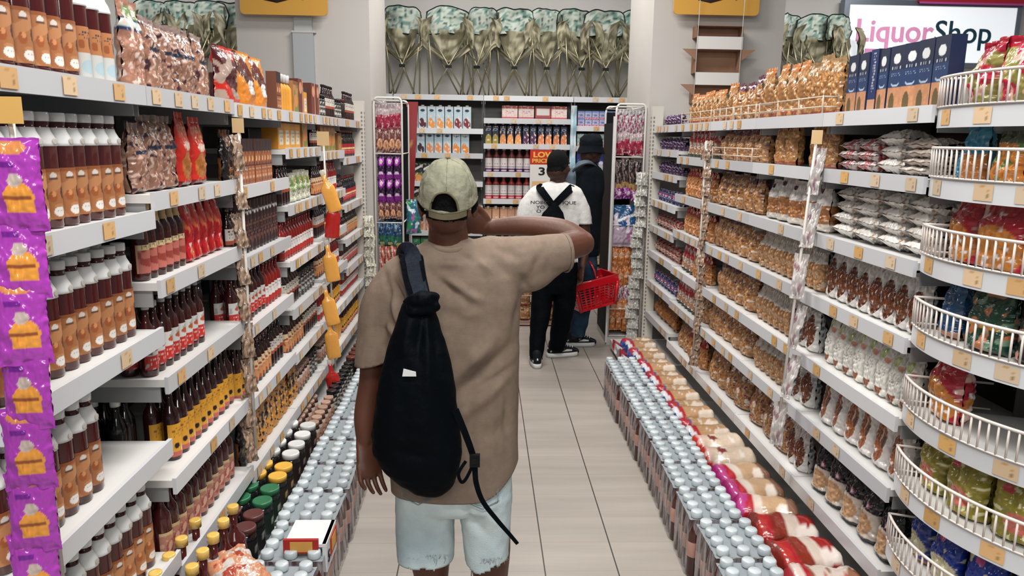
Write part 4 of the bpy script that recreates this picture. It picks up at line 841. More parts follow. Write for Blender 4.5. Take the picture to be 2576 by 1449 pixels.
# lit sign on the back wall
sg = link('lit_sign', None, None, (4.88, 8.5, 3.0)); tag(sg, 'glowing white LiquorShop sign with pink and dark letters on the wall', 'sign')
link('sign_face', MB().box(-.93, -.05, -.35, .93, .0, .235, WHT, 'sign').mesh('sign_face'), sg)
fr = MB()
for b in ((-.99, -.06, -.4, -.93, .05, .29), (.93, -.06, -.4, .98, .05, .29), (-.93, -.06, .235, .93, .05, .29), (-.93, -.06, -.4, .93, .05, -.35)): fr.box(*b, c('8a93a0'), 'metal')
link('sign_frame', fr.mesh('sign_frame'), sg)
txt('sign_lettering', 'Liquor', .33, (-.85, -.055, -.14), c('ea9cc8'), sg, bold=.004, ext=.006, sx=.99)
txt('sign_lettering', 'Shop', .33, (.03, -.055, -.14), c('1f3c4c'), sg, bold=.001, ext=.006, sx=.98)
link('sign_stripe', MB().box(-.72, -.062, -.31, -.2, -.05, -.22, c('dc96c0')).mesh('sign_stripe'), sg)
rb = link('red_banner', MB().box(-.85, -.03, 0, .95, .0, .34, c('a32431')).box(-.85, -.032, -.02, .95, -.028, .0, c('b04a90')).mesh('red_banner'), None, (5.53, 8.42, 3.27)); tag(rb, 'deep red banner with pink lower edge above the lit sign', 'banner')

# yellow banners with a stroke of handwriting
for nm, p0, p1, lab in (('a', (605, 38), (825, 38), 'yellow hanging banner with dark brush script above the sauce shelves'), ('b', (1693, 38), (1908, 38), 'yellow hanging banner with dark brush script above the pasta shelves')):
    a, b = at(*p0, 6.2), at(*p1, 6.2); w_ = b.x-a.x
    o = link('hanging_banner', rrect(w_, .4, .035, .012, c('cf9c48')).mesh('hanging_banner'), None, ((a.x+b.x)/2, 6.2, (a.z+b.z)/2+.2)); tag(o, lab, 'banner', 'yellow banners')
    s = MB(); k = .0
    s.tube([(-.15, -.009, -.09), (-.05, -.009, -.1), (.02, -.009, -.085), (.12, -.009, -.06)], [.003, .012, .008, .003], c('2a1c18'), 'matte', flat=.2, up=(0, 1, 0))
    s.tube([(-.19, -.009, -.08), (-.17, -.009, -.05)], .004, c('2a1c18'), 'matte'); s.tube([(.14, -.009, -.06), (.15, -.009, -.085), (.17, -.009, -.06)], .005, c('2a1c18'), 'matte')
    link('brush_script', s.mesh('brush_script'), o)
    h_ = MB(); h_.tube([(-w_*.35, 0, .2), (-w_*.35, 0, 1.2)], .003, c('b0b0b0')); h_.tube([(w_*.35, 0, .2), (w_*.35, 0, 1.2)], .003, c('b0b0b0')); link('hanging_wire', h_.mesh('hanging_wire'), o)
# grey duct on the column face
a, b = at(740, 160, 6.28), at(787, 40, 6.28)
o = link('cable_duct', MB().box(a.x, 6.262, 1.9, b.x, 6.299, 2.56, c('a9adb0')).box(a.x+.012, 6.27, 2.56, b.x-.008, 6.299, 2.9, c('b2b4b2')).box(a.x-.006, 6.258, 2.55, b.x+.02, 6.299, 2.565, c('c0bfbb')).mesh('cable_duct')); tag(o, 'pale grey cable duct running up the white column', 'duct')

# hanging cardboard display on the other column
cd_ = link('cardboard_display', None, None, (1.87, 6.27, 2.3)); tag(cd_, 'hanging brown and white cardboard tray display, empty, on the white column', 'display')
def P3(px, py): v = at(px, py, 6.25); return v.x-1.87, v.z-2.3
for (l, t, r, bt, fl_) in ((1748, 67, 1860, 98, 0), (1746, 126, 1852, 187, 24), (1740, 214, 1848, 262, 24)):
    (x0, z1), (x1, z0) = P3(l, t), P3(r, bt)
    mb = MB().box(x0, .02, z0, x1, .028, z1, WHT, 'cardboard'); mb.box(x0, -.1, z0-.003, x1, .028, z0, WHT, 'cardboard')
    mb.box(x0-.003, -.1, z0, x0, .028, z1, WHT, 'cardboard'); mb.box(x1, -.1, z0, x1+.003, .028, z1, WHT, 'cardboard')
    mb.box(x0, -.1, z1-.003, x1, .028, z1, WHT, 'cardboard')
    if fl_:
        for sg_ in (-1, 1):
            xe = x0 if sg_ < 0 else x1; k = len(mb.v); e = xe+sg_*.115
            mb.v += [(xe, -.1, z1), (e, -.1, z1), (xe, -.1, z1-.09), (xe, -.103, z1), (e, -.103, z1), (xe, -.103, z1-.09)]
            mb.face([k, k+1, k+2], WHT, 'cardboard'); mb.face([k+3, k+5, k+4], WHT, 'cardboard')
    tr_ = link('tray', mb.mesh('tray'), cd_)
    zb = P3(l, bt+28)[1]
    lp = MB().box(x0, -.108, zb, x1, -.104, z0+.004, c('cfccc9')); lp.lathe([(.014, 0), (.014, .0001)], 8, c('8d8a88'))
    lp.v = lp.v[:]; link('white_lip', lp.mesh('white_lip'), tr_)
sm = MB()
for x in (P3(1748, 60)[0], P3(1858, 60)[0]): sm.tube([(x, -.11, -.35), (x+.01, -.11, 0.9)], .0025, c('bdbab6'))
link('string', sm.mesh('string'), cd_)

# folded camping chairs on top of the rear shelves
def camp_chair(seed, wd):
    R_ = random.Random(seed); nz_ = lambda a, b, k=0: noise.noise(Vector((a, b, seed*3.7+k)))
    def camo(u, v): n1 = nz_(u*6, v*6); n2 = nz_(u*11, v*9, 3); return c('2f4a47') if n2 > .36 else c('6f8f86') if n1 > .2 else c('bcc3ba') if n1 > -.12 else c('8ea396') if n2 > -.05 else c('b3bdb3')
    OL, OD, BK = c('86826c'), c('5f5a46'), c('12191b')
    def olive(u, v): n1 = nz_(u*3+7, v*5); return OD if n1 < -.12 else c('a5a08a') if n1 > .2 else OL
    pole = c('8f8a70')
    parts = []
    hw = wd/2; tl = R_.uniform(-.02, .02)
    def back(u, v):
        x = (u-.5)*wd*(.86+.10*sin(pi*v)-.06*(1-v)); z = .64+.27*v - .05*(abs(2*u-1)**4)*(v > .5) - .05*(1-abs(2*u-1)**2)*(1-v)*R_.random()*0
        return (x+tl, .06+.05*nz_(u*3, v*2)+.03*sin(u*7+seed), z+.015*nz_(u*5, 1))
    b = MB(); b.grid(back, 20, 14, camo, 'matte'); b.grid(lambda u, v: tuple(Vector(back(u, v))+Vector((0, .012, 0))), 20, 14, camo, 'matte', flip=True)
    b.tube([back(q/16, 1) for q in range(17)], .006, BK, 'matte'); b.tube([back(q/16, 0) for q in range(17)], .005, BK, 'matte')
    for e in (0, 1): b.tube([back(e, q/8) for q in range(9)], .006, BK, 'matte')
    parts.append(('backrest', b))
    def low(u, v):
        k = v; x = (u-.5)*wd*(.35+.42*k); z = .42+.26*k - .04*(1-(2*u-1)**2)*(1-k)
        return (x+tl*k, .03+.06*nz_(u*4, v*3, 2)+.04*sin(u*9+seed)*(1-k), z)
    b = MB(); b.grid(low, 18, 10, olive, 'matte'); b.grid(lambda u, v: tuple(Vector(low(u, v))+Vector((0, .01, 0))), 18, 10, olive, 'matte', flip=True)
    parts.append(('back_panel', b))
    def seat(u, v):
        a = abs(2*u-1); top = .36+.22*a**1.1; bot = .33+.17*a**1.2
        return ((u-.5)*wd*1.02, -.06-.05*v*(1-a)+.03*nz_(u*4, v*2, 5)+.03*sin(u*12.6), bot+(top-bot)*v+.01*nz_(u*6, v))
    b = MB(); b.grid(seat, 20, 8, olive, 'matte'); b.grid(lambda u, v: tuple(Vector(seat(u, v))+Vector((0, .012, 0))), 20, 8, olive, 'matte', flip=True)
    parts.append(('seat', b))
    for s_ in (-1, 1):
        def arm(u, v): return (s_*(hw*(.60+.25*v)+.11*u*(1-.3*v)+.012*sin(v*5)), -.04+.05*nz_(u*3, v*3, 8+s_), .80-.26*v-.05*u+.02*nz_(v*4, 2, s_))
        b = MB(); b.grid(arm, 6, 12, lambda u, v: olive(u+s_, v), 'matte'); b.grid(lambda u, v: tuple(Vector(arm(u, v))+Vector((0, .012, 0))), 6, 12, lambda u, v: OD if v < .7 else BK, 'matte', flip=True)
        parts.append(('armrest', b))
    fx = hw*R_.uniform(.55, .7)
    def leg(p0, p1): b = MB(); b.tube([p0, p1], .0085, pole, 'metal', seg=6); b.box(p1[0]-.016, p1[1]-.016, 0, p1[0]+.016, p1[1]+.016, .016, BK); parts.append(('leg', b))
    for s_ in (-1, 1):
        leg((-s_*fx, -.1, .60), (s_*fx, -.12, .012)); leg((-s_*fx*.9, .1, .55), (s_*fx*.9, .14, .012))
        leg((s_*hw*.8, .09, .86), (s_*hw*.72, .1, .012)); leg((s_*hw*.82, -.1, .60), (s_*fx*.8, .0, .012))
    b = MB(); b.box(-.03, -.125, .285, .03, -.095, .312, BK); parts.append(('hub', b))
    return [(n, m_.mesh(n)) for n, m_ in parts]
cv = [camp_chair(s_, w_) for s_, w_ in ((1, .44), (2, .5), (3, .38), (4, .46))]
cpx = [(395, 2, 20), (462, 0, 0), (520, 1, -20), (582, 3, 0), (905, 1, -15), (1015, 0, 0), (1125, 1, 10), (1210, 2, -25), (1292, 3, 0), (1372, 2, 0), (1452, 0, 15), (1518, 3, 0), (1592, 1, -10), (1652, 0, 30), (1985, 2, 25), (2045, 1, 0), (2115, 0, 30)]
words_ = ['behind the sauce bottles', 'beside column', 'in the open middle stretch', 'beside the lit sign']
for k, (px, vi, rz) in enumerate(cpx):
    x = at(px, 245, 8.2).x; o = link('camping_chair', None, None, (x, 8.22, 2.182), math.radians(rz))
    wh = ('over the sauce shelves', k) if k < 4 else ('over the juice shelves', k-4) if k < 14 else ('next to the lit sign', k-14)
    tag(o, 'folded camouflage-backed olive camping chair, %s of the row %s' % (nth(wh[1]), wh[0]), 'chair', 'camping chairs on top of the rear shelves')
    for n, me in cv[vi]: link(n, me, o)

# rear juice shelves
B_ = 'juice'
fill(B_, 0, 1, -.76, [('berry_juice_carton', 2, dict(sc=1.13, pk=1.05)), ('mango_juice_carton', 3, dict(sc=1.13, pk=1.05)), ('pomegranate_juice_carton', 2, dict(sc=1.13, pk=1.05))])
fill(B_, 0, 2, -.78, [('fig_juice_carton', 2, dict(sc=1.1, pk=1.08)), ('peach_juice_carton', 3, dict(sc=1.1, pk=1.08)), ('orange_juice_carton', 2, dict(sc=1.1, pk=1.08))])
fill(B_, 0, 3, -.8, [('green_juice_carton', 7, dict(sc=1.03))], s_end=-.2)
fill(B_, 0, 4, -.84, [('green_juice_carton', 8, dict(sc=1.0)), ('small_white_pack', None)])
fill(B_, 0, 5, -.86, [('rose_juice_carton', 9), ('small_white_pack', None)])
fill(B_, 0, 6, -.86, [('green_purple_carton', 8)])
fill(B_, 0, 7, -.86, [('small_white_pack', 8)])
fill(B_, 1, 1, .19, [('fruit_pack', 2, dict(sc=(1.1, 1, 1))), ('red_fruit_pack', 1, dict(sc=(1.1, 1, 1))), ('fruit_pack', 1, dict(sc=(1.1, 1, 1)))])
fill(B_, 1, 2, .02, [('olive_nectar_carton', 2, dict(pk=1.13, sc=.9)), ('apricot_nectar_carton', 3, dict(pk=1.22, sc=.9)), ('plum_nectar_carton', 2, dict(pk=1.22, sc=.9)), ('papaya_nectar_carton', None, dict(pk=1.22, sc=.9))])
fill(B_, 1, 3, .02, [('grape_juice_bottle', 11, dict(sc=1.04))])
fill(B_, 1, 4, .02, [('cherry_juice_bottle', 11, dict(sc=1.04))])
fill(B_, 1, 5, .02, [('peach_milk_carton', 11, dict(sc=1.04))])
fill(B_, 1, 6, .02, [('peach_milk_carton', 9)])
fill(B_, 2, 1, .98, [('small_blue_pack', 9, dict(stack=2))])
fill(B_, 2, 2, .98, [('small_white_pack', 9, dict(sc=(1, 1, 1.1)))])
fill(B_, 2, 3, .98, [('blue_milk_carton', 9)])
fill(B_, 2, 4, .98, [('blue_milk_carton', 9, dict(sc=(1, 1, 1.2)))])
fill(B_, 2, 5, .98, [('blue_milk_carton', 9)])
fill(B_, 2, 6, .98, [('pink_milk_carton', 9)])
fill(B_, 2, 7, .98, [('small_white_pack', 9)])
fill(B_, 2, 8, .98, [('small_white_pack', 9)])
fill(B_, 2, 9, .98, [('small_white_pack', 9)])
# clear hanging strip between the rear bays, and promo boards
o = link('hanging_strip', MB().grid(lambda u, v: (.90+.06*u, 7.92+.01*sin(v*30), 1.15+.95*v), 4, 30, P(c('8fb4c4'), ('n', 5, .1, c('c9cdd0'), 1), ('r', 0, 0, 1, .15, c('b9b0a0'))), 'film').grid(lambda u, v: (.90+.06*u, 7.93+.01*sin(v*30), 1.15+.95*v), 4, 30, c('8fb4c4'), 'film', flip=True).mesh('hanging_strip')); tag(o, 'pale blue plastic strip hanging between two rear juice bays', 'strip')
o = link('price_board', None, None, (.60, 7.9, 1.47)); o.scale = (1.5, 1, 1); tag(o, 'red and white LOW PRICE board clipped to the juice shelf', 'sign')
link('board', MB().box(-.075, -.004, .03, .075, .004, .18, c('b23029')).box(-.075, -.004, -.22, .075, .004, .03, c('cdcac8')).mesh('board'), o)
txt('board_lettering', 'LOW', .075, (-.055, -.006, .105), c('e0ad4a'), o, bold=.003, sx=.85); txt('board_lettering', 'PRICE', .055, (-.062, -.006, .05), c('e0ad4a'), o, bold=.002, sx=.8)
txt('board_lettering', '3', .11, (-.02, -.006, -.075), c('17191c'), o, bold=.002); txt('board_lettering', '99', .045, (.04, -.006, -.04), c('17191c'), o, bold=.001)
link('board_foot', MB().box(-.06, -.006, -.21, .06, -.004, -.14, c('d3ab80')).mesh('board_foot'), o)
o = link('red_side_banner', None, None, (-.74, 6.95, 0)); 
m_ = MB(); m_.box(-.05, -.04, 0, .05, .05, .012, c('8a8a8c')).tube([(0, .012, .01), (0, .012, .96)], .008, c('8a8a8c')); m_.grid(lambda u, v: (-.06+.03*(v)+(.075+.03*v)*u, .01*sin(v*8), .95+1.12*v), 4, 24, P(c('8e1c22'), ('n', 4, .4, c('c08a40'), 2)), 'paper'); m_.grid(lambda u, v: (-.06+.03*(v)+(.075+.03*v)*u, .008+.01*sin(v*8), .95+1.12*v), 4, 24, c('8e1c22'), 'paper', flip=True)
bpy.data.objects.remove(o); o = link('red_side_banner', m_.mesh('red_side_banner'), None, (-.66, 7.0, 0)); tag(o, 'tall narrow red banner standing beside the sweet rack', 'banner')

# dump bin of orange snacks beyond the shoppers
o = link('snack_bin', None, None, (.53, 7.2, 0)); tag(o, 'clear-sided floor bin holding orange snack bags', 'bin')
m_ = MB()
for z in (.02, .3, .6): m_.tube([(-.2, -.2, z), (.2, -.2, z), (.2, .2, z), (-.2, .2, z)], .006, c('c9a08a'), closed=True)
for x, y in ((-.2, -.2), (.2, -.2), (.2, .2), (-.2, .2)): m_.tube([(x, y, 0), (x, y, .62)], .007, c('c9a08a'))
link('wire_frame', m_.mesh('wire_frame'), o); link('base', MB().box(-.19, -.19, .02, .19, .19, .05, c('a58c80')).mesh('base'), o)
for lv in range(4):
    for q in range(3): PROTO['orange_crisp_bag'].place((.53-.125+q*.125, 7.07, .055+lv*.145), 0, 'clear bag of orange snacks, %s across on %s layer of floor bin' % (nth(q), nth(lv)), 'snack bags in the floor bin', False, sc=(1, 1, .6))

# wire racks of hanging sweets
def rack(x0, x1, y0, y1, z1, lab, panel=None):
    o = link('wire_rack', None, None, (x0, y0, 0)); tag(o, lab, 'rack', 'wire sweet racks'); W, D = x1-x0, y1-y0; fr = MB(); wc = c('d0cdc9')
    for y in (0, D):
        pts = [(0, y, .06)] + [(0, y, z1-.06)] + [(.03-.03*cos(a*pi/8), y, z1-.05+.05*sin(a*pi/8)) for a in range(1, 5)] + [(W-.03+.03*sin(a*pi/8), y, z1-.05+.05*cos(a*pi/8)) for a in range(0, 5)] + [(W, y, .06)]
        fr.tube(pts, .009, wc, seg=6)
    for z in (.08, .32, 1.05, 1.62, z1-.02):
        fr.tube([(0, 0, z), (0, D, z), (W, D, z), (W, 0, z)], .005, wc, closed=True, seg=5)
    link('frame', fr.mesh('frame'), o)
    link('back_board', MB().box(.004, D-.02, .08, W-.004, D-.01, z1-.05, c('0d1013')).mesh('back_board'), o)
    if panel: link('side_board', MB().box(-.012, .02, .06, -.004, D, z1-.15, c('0b0e11')).box(-.02, -.005, .02, .0, .02, z1-.1, c('cfd0cf')).mesh('side_board'), o)
    link('base', MB().box(-.01, -.01, .0, W+.01, D+.01, .07, c('b9b6b2')).mesh('base'), o)
    return o
def hang(nm, x0, x1, n, y, ztop, lab, grp, depth_n=2, jz=.01, sc=1.0):
    p = PROTO[nm]
    for q in range(n):
        for d in range(depth_n):
            x = x0+(x1-x0)*(q+.5)/n
            t = '%s across %s' % (nth(q), lab)
            if d: t = 'behind, ' + t
            ob = p.place((x, y+d*.07, ztop-p.h*sc+rj.uniform(-jz, jz)), rj.uniform(-.35, .35), mklabel(p, t), grp, False, sc=sc)
rack(-.893, -.665, 6.36, 6.9, 2.07, 'white wire rack of sweets against the column by the sauce shelves')
rack(1.10, 1.345, 6.36, 6.9, 2.05, 'white wire rack of sweets with black side board by pasta shelves', True)
gl, gr = 'packets on the rack by the sauce shelves', 'packets on the rack by the pasta shelves'
hang('pink_foil_packet', -.88, -.68, 4, 6.42, 2.02, 'top row of sauce-side rack', gl); hang('peach_ring_packet', -.88, -.68, 4, 6.42, 1.83, 'second row of sauce-side rack', gl)
hang('purple_sweet_packet', -.88, -.68, 3, 6.42, 1.61, 'third row of sauce-side rack', gl); hang('purple_sweet_packet', -.88, -.68, 3, 6.42, 1.42, 'fourth row of sauce-side rack', gl)
hang('peach_ring_packet', -.88, -.68, 4, 6.42, 1.22, 'fifth row of sauce-side rack', gl, sc=.7); hang('blue_green_packet', -.88, -.68, 3, 6.42, 1.05, 'sixth row of sauce-side rack', gl)
hang('red_stick_packet', -.88, -.68, 4, 6.42, .84, 'seventh row of sauce-side rack', gl); hang('red_stick_packet', -.88, -.68, 4, 6.42, .58, 'eighth row of sauce-side rack', gl)
hang('silver_sweet_strip', 1.12, 1.34, 4, 6.42, 2.0, 'top row of pasta-side rack', gr); hang('pink_foil_packet', 1.12, 1.34, 4, 6.42, 1.84, 'second row of pasta-side rack', gr)
hang('black_stick_packet', 1.12, 1.34, 4, 6.42, 1.6, 'third row of pasta-side rack', gr); hang('magenta_box_packet', 1.12, 1.34, 3, 6.42, 1.36, 'fourth row of pasta-side rack', gr)
PROTO['marshmallow_bag'].place((1.215, 6.40, .86+.0), 0, 'big blue and pink sweet bag with white script on wire rack', gr, True, sc=(.75, 1, .85))
for zt, w_, nm in ((.86, 'fifth', 'striped_snack_strip'), (.68, 'sixth', 'striped_snack_strip'), (.53, 'seventh', 'silver_sweet_strip'), (.40, 'eighth', 'striped_snack_strip'), (.26, 'ninth', 'striped_snack_strip')):
    hang(nm, 1.12, 1.34, 4, 6.42, zt, '%s row of pasta-side rack' % w_, gr, sc=.9 if zt > .3 else .75)
PROTO['sparkle_bag'].place((-.60, 6.6, .93), .5, 'glossy blue and green bag hanging beside the sweet rack', None)
# cascades of sachets on clip strips
def strip(name, x, y, z1, z0, lab, grp, nm, n, rz, lab2, tagcol=True, dx=0, jx=.01, lean=.25, sc=1.0, bar=True):
    o = link('clip_strip', None, None, (x, y, 0)); tag(o, lab, 'clip strip', 'clip strips')
    m_ = MB().tube([(0, 0, z1), (dx, 0, z0)], .006, c('c3beb8')); link('strip', m_.mesh('strip'), o)
    if tagcol: link('hanger_card', MB().box(-.022, -.006, z1, .022, -.003, z1+.055, c('d2b487')).mesh('hanger_card'), o)
    p = PROTO[nm]
    for q in range(n):
        t = (q+.5)/n; z = z1+(z0-z1)*t
        ob = p.place((x+dx*t+rj.uniform(-jx, jx), y-.012-rj.random()*.01, z-p.h*(sc[2] if isinstance(sc, tuple) else sc)/2), rz+rj.uniform(-.35, .35), mklabel(p, '%s down %s' % (nth(q), lab2)), grp, y < 4, tilt=-lean+rj.uniform(-.1, .1), sc=sc)
strip('s', -.935, 2.99, 1.76, .42, 'clip strip hanging at the second sauce upright', 'sachets on the first sauce strip', 'brown_sachet', 9, .9, 'strip at second sauce upright', sc=(.62, 1, 1.15))
strip('s', 1.345, 3.06, 1.75, .45, 'clip strip hanging before the second pasta bay', 'clear sachets', 'clear_sachet', 6, -.9, 'strip before second pasta bay', dx=-.06, sc=(.6, 1, 1.0))
strip('s', 1.355, 4.62, 1.76, .35, 'clip strip hanging before the fourth pasta bay', 'brown sachets on pasta strip', 'brown_sachet', 13, -1.0, 'strip before fourth pasta bay', tagcol=False, sc=(.8, 1, 1))
strip('s', 1.30, 6.2, 1.5, .12, 'clip strip at the far end post of pasta shelves', 'grey sachets', 'grey_sachet', 16, -.2, 'strip on pasta end post', tagcol=False, dx=-.03, lean=.5, jx=.02, sc=1.15)
strip('s', -.90, 6.05, 1.14, .1, 'clip strip at the far end post of sauce shelves', 'cream sachets', 'cream_sachet', 13, .3, 'strip on sauce end post', tagcol=False, lean=.5)
bottle('hanging_yellow_bottle', 'hanging yellow bottle-shaped packet', .085, .25, c('d99a45'), c('c6bdb2'), None, shoulder=.55, neckr=.3, caph=.12, capr=.014, mat='film')
bottle('hanging_red_bottle', 'hanging red bottle-shaped packet', .085, .25, c('a8201c'), c('c6bdb2'), None, shoulder=.55, neckr=.3, caph=.12, capr=.014, mat='film')
o = link('clip_strip', None, None, (-.93, 4.52, 0)); tag(o, 'clip strip of yellow and red bottle-shaped packets', 'clip strip', 'clip strips')
link('strip', MB().tube([(0, 0, 1.74), (.03, 0, .35)], .006, c('c3beb8')).mesh('strip'), o); link('hanger_card', MB().box(-.035, -.006, 1.70, .035, -.003, 1.78, c('d2b487')).mesh('hanger_card'), o)
for q, (px, py, nm, rt_) in enumerate(((843, 478, 'y', -.3), (833, 545, 'r', .1), (838, 655, 'y', -.15), (838, 765, 'y', -.2), (840, 850, 'y', -.12), (845, 952, 'r', -.15))):
    v = at(px, py, 4.45); p = PROTO['hanging_yellow_bottle' if nm == 'y' else 'hanging_red_bottle']
    ob = p.place((v.x, 4.45, v.z-.125), 0, mklabel(p, '%s down the clip strip' % nth(q)), 'bottle-shaped packets on the strip', True, sc=(1, .45, 1)); ob.rotation_euler = (0, rt_, .2)
# purple sachets at the aisle mouth
bag('purple_sachet', 'purple sachet with orange food picture', .1, .025, .175, P(c('a03aa8'), ('e', .55, .38, .3, .16, c('d8923c')), ('r', .28, .22, .82, .36, c('d8923c')), ('e', .5, .56, .16, .07, c('b9a8a0')), ('e', .45, .9, .32, .08, c('c9824a')), ('r', .2, .7, .5, .74, c('6a1c86')), ('r', .22, .36, .8, .385, c('8a4a2a'))), seed=81, stand=False, crimp=.05, wr=.0028)
o = link('clip_strip', None, None, (-.905, 1.5, 0)); tag(o, 'clip strip of purple sachets at the aisle mouth of sauce shelves', 'clip strip', 'clip strips')
link('strip', MB().tube([(0, 0.02, 1.80), (0, .02, .7)], .006, c('c3beb8')).mesh('strip'), o)
v = at(12, 270, 1.5); link('hanger_card', MB().box(-.03+v.x+.905, .0, v.z-.03, .03+v.x+.905, .004, v.z+.02, c('d2a860')).mesh('hanger_card'), o)
for q, (px, py) in enumerate(((48, 465), (52, 640), (58, 810), (66, 975), (72, 1130), (82, 1290), (90, 1440))):
    v = at(px, py, 1.47); PROTO['purple_sachet'].place((v.x, 1.47, v.z-.0875), .15+rj.uniform(-.2, .2), 'purple sachet with orange food picture, %s down the strip' % nth(q), 'purple sachets on the strip', True, tilt=rj.uniform(-.1, .1), sc=(.95, 1, 1))
# folded price card clipped on the bottle packs
def pricecard(x, y, z, sc, lab):
    o = link('price_card', None, None, (x, y, z)); tag(o, lab, 'price card', 'folded price cards on bottle packs')
    m_ = MB(); m_.box(-.075*sc, -.09*sc, .0, .075*sc, .09*sc, .012*sc, c('cfcfd1')); m_.box(.062*sc, -.088*sc, -.1*sc, .078*sc, .09*sc, .012*sc, c('cbcccf'), )
    link('card', m_.mesh('card'), o)
    m_ = MB().box(-.075*sc, -.1*sc, -.02*sc, .05*sc, -.088*sc, .035*sc, c('a52e2a')); m_.box(-.05*sc, -.102*sc, -.012*sc, .03*sc, -.1*sc, .027*sc, c('cf9a50')); link('red_panel', m_.mesh('red_panel'), o)
    m_ = MB().box(.078*sc, -.03*sc, -.07*sc, .081*sc, .08*sc, .0, c('a83a28')); m_.box(.081*sc, -.01*sc, -.06*sc, .082*sc, .06*sc, -.01*sc, c('d0a050')); link('red_panel', m_.mesh('red_panel'), o)
    txt('number', '5', .06*sc, (.0795*sc, -.075*sc, -.07*sc), c('1d2a3a'), o, rot=(pi/2, 0, pi/2), bold=.001)
pricecard(-.635, 2.62, .289, 1.0, 'folded white and red price card on bottle packs at aisle mouth')
pricecard(-.67, 5.25, .289, 1.0, 'smaller folded price card far along the sauce-side bottle packs')
bag('orange_bag_lying', 'orange and white snack bag', .17, .07, .22, P(c('c98a68'), ('n', 4, .05, c('cdc6c0'), 3), ('n', 5, .3, c('a5402c'), 7)), seed=90, stand=False)
ob = PROTO['orange_bag_lying'].place((-.72, 2.2, .33), .6, 'orange and white snack bag lying on the bottle packs', None); ob.rotation_euler = (-pi/2+.2, 0, .8)
# ------------------------------------------------------------------ people
def ell(mb, ctr, r, rot=None, n=14):
    b0 = len(mb.v); M = rot or Matrix.Identity(3); ctr = Vector(ctr)
    mb.v.append(tuple(ctr+M@Vector((0, 0, -r[2]))))
    for j in range(1, n):
        a = pi*j/n
        for i in range(n*2):
            b = pi*i/n; mb.v.append(tuple(ctr+M@Vector((r[0]*sin(a)*cos(b), r[1]*sin(a)*sin(b), -r[2]*cos(a)))))
    mb.v.append(tuple(ctr+M@Vector((0, 0, r[2])))); m = n*2
    for i in range(m): mb.face([b0, b0+1+(i+1) % m, b0+1+i], WHT)
    for j in range(n-2):
        for i in range(m): a = b0+1+j*m; mb.face([a+i, a+(i+1) % m, a+m+(i+1) % m, a+m+i], WHT)
    t = b0+1+(n-2)*m
    for i in range(m): mb.face([t+i, t+(i+1) % m, t+m], WHT)
def limb(mb, pts, rad, flat=None, seg=18, sub=5, up=None):
    """tapering chain through pts with round ends, radii interpolated smoothly; flat: (a, b) cross-section factors"""
    pts = [Vector(p) for p in pts]; P_, R_ = [], []
    for k in range(len(pts)-1):
        p0 = pts[max(k-1, 0)]; p1, p2 = pts[k], pts[k+1]; p3 = pts[min(k+2, len(pts)-1)]
        for q in range(sub):
            t = q/sub; P_.append(.5*((2*p1)+(p2-p0)*t+(2*p0-5*p1+4*p2-p3)*t*t+(3*p1-p0-3*p2+p3)*t**3)); s_ = t*t*(3-2*t); R_.append(rad[k]*(1-s_)+rad[k+1]*s_)
    P_.append(pts[-1]); R_.append(rad[-1])
    d0 = (P_[0]-P_[1]).normalized(); d1 = (P_[-1]-P_[-2]).normalized(); caps0 = [(P_[0]+d0*R_[0]*sin(a), R_[0]*cos(a)) for a in (1.45, 1.1, .6)]; caps1 = [(P_[-1]+d1*R_[-1]*sin(a), R_[-1]*cos(a)) for a in (.6, 1.1, 1.45)]
    A = caps0+list(zip(P_, R_))+caps1; b0 = len(mb.v); n = len(A); fa, fb = flat or (1, 1); ref = Vector(up) if up else None
    pu = None
    for k, (p, r_) in enumerate(A):
        t = (A[min(k+1, n-1)][0]-A[max(k-1, 0)][0]).normalized(); h = ref or (Vector((0, 1, 0)) if abs(t.y) < .85 else Vector((0, 0, 1)))
        a = t.cross(h).normalized(); b = a.cross(t).normalized()
        for i in range(seg): an = 2*pi*i/seg; mb.v.append(tuple(p+a*(cos(an)*r_*fa)+b*(sin(an)*r_*fb)))
    for j in range(n-1):
        for i in range(seg): mb.face([b0+j*seg+i, b0+j*seg+(i+1) % seg, b0+(j+1)*seg+(i+1) % seg, b0+(j+1)*seg+i], WHT)
    mb.face([b0+i for i in range(seg)][::-1], WHT); mb.face([b0+(n-1)*seg+i for i in range(seg)], WHT)
def rings(mb, R_, seg=36, e=2.4, sub=4):
    """R_: list of (x0, x1, ycentre, half depth, z) from top to bottom; closed body through them"""
    A = []
    for k in range(len(R_)-1):
        for q in range(sub): t = q/sub; s_ = t; A.append([a*(1-s_)+b*s_ for a, b in zip(R_[k], R_[k+1])])
    A.append(list(R_[-1])); b0 = len(mb.v); n = len(A)
    for x0, x1, yc, hd, z in A:
        for i in range(seg):
            an = 2*pi*i/seg; ca, sa = cos(an), sin(an)
            mb.v.append(((x0+x1)/2+(x1-x0)/2*abs(ca)**(2/e)*(1 if ca > 0 else -1), yc+hd*abs(sa)**(2/e)*(1 if sa > 0 else -1), z))
    for j in range(n-1):
        for i in range(seg): mb.face([b0+j*seg+i, b0+(j+1)*seg+i, b0+(j+1)*seg+(i+1) % seg, b0+j*seg+(i+1) % seg], WHT)
    mb.face([b0+i for i in range(seg)], WHT); mb.face([b0+(n-1)*seg+i for i in range(seg)][::-1], WHT)
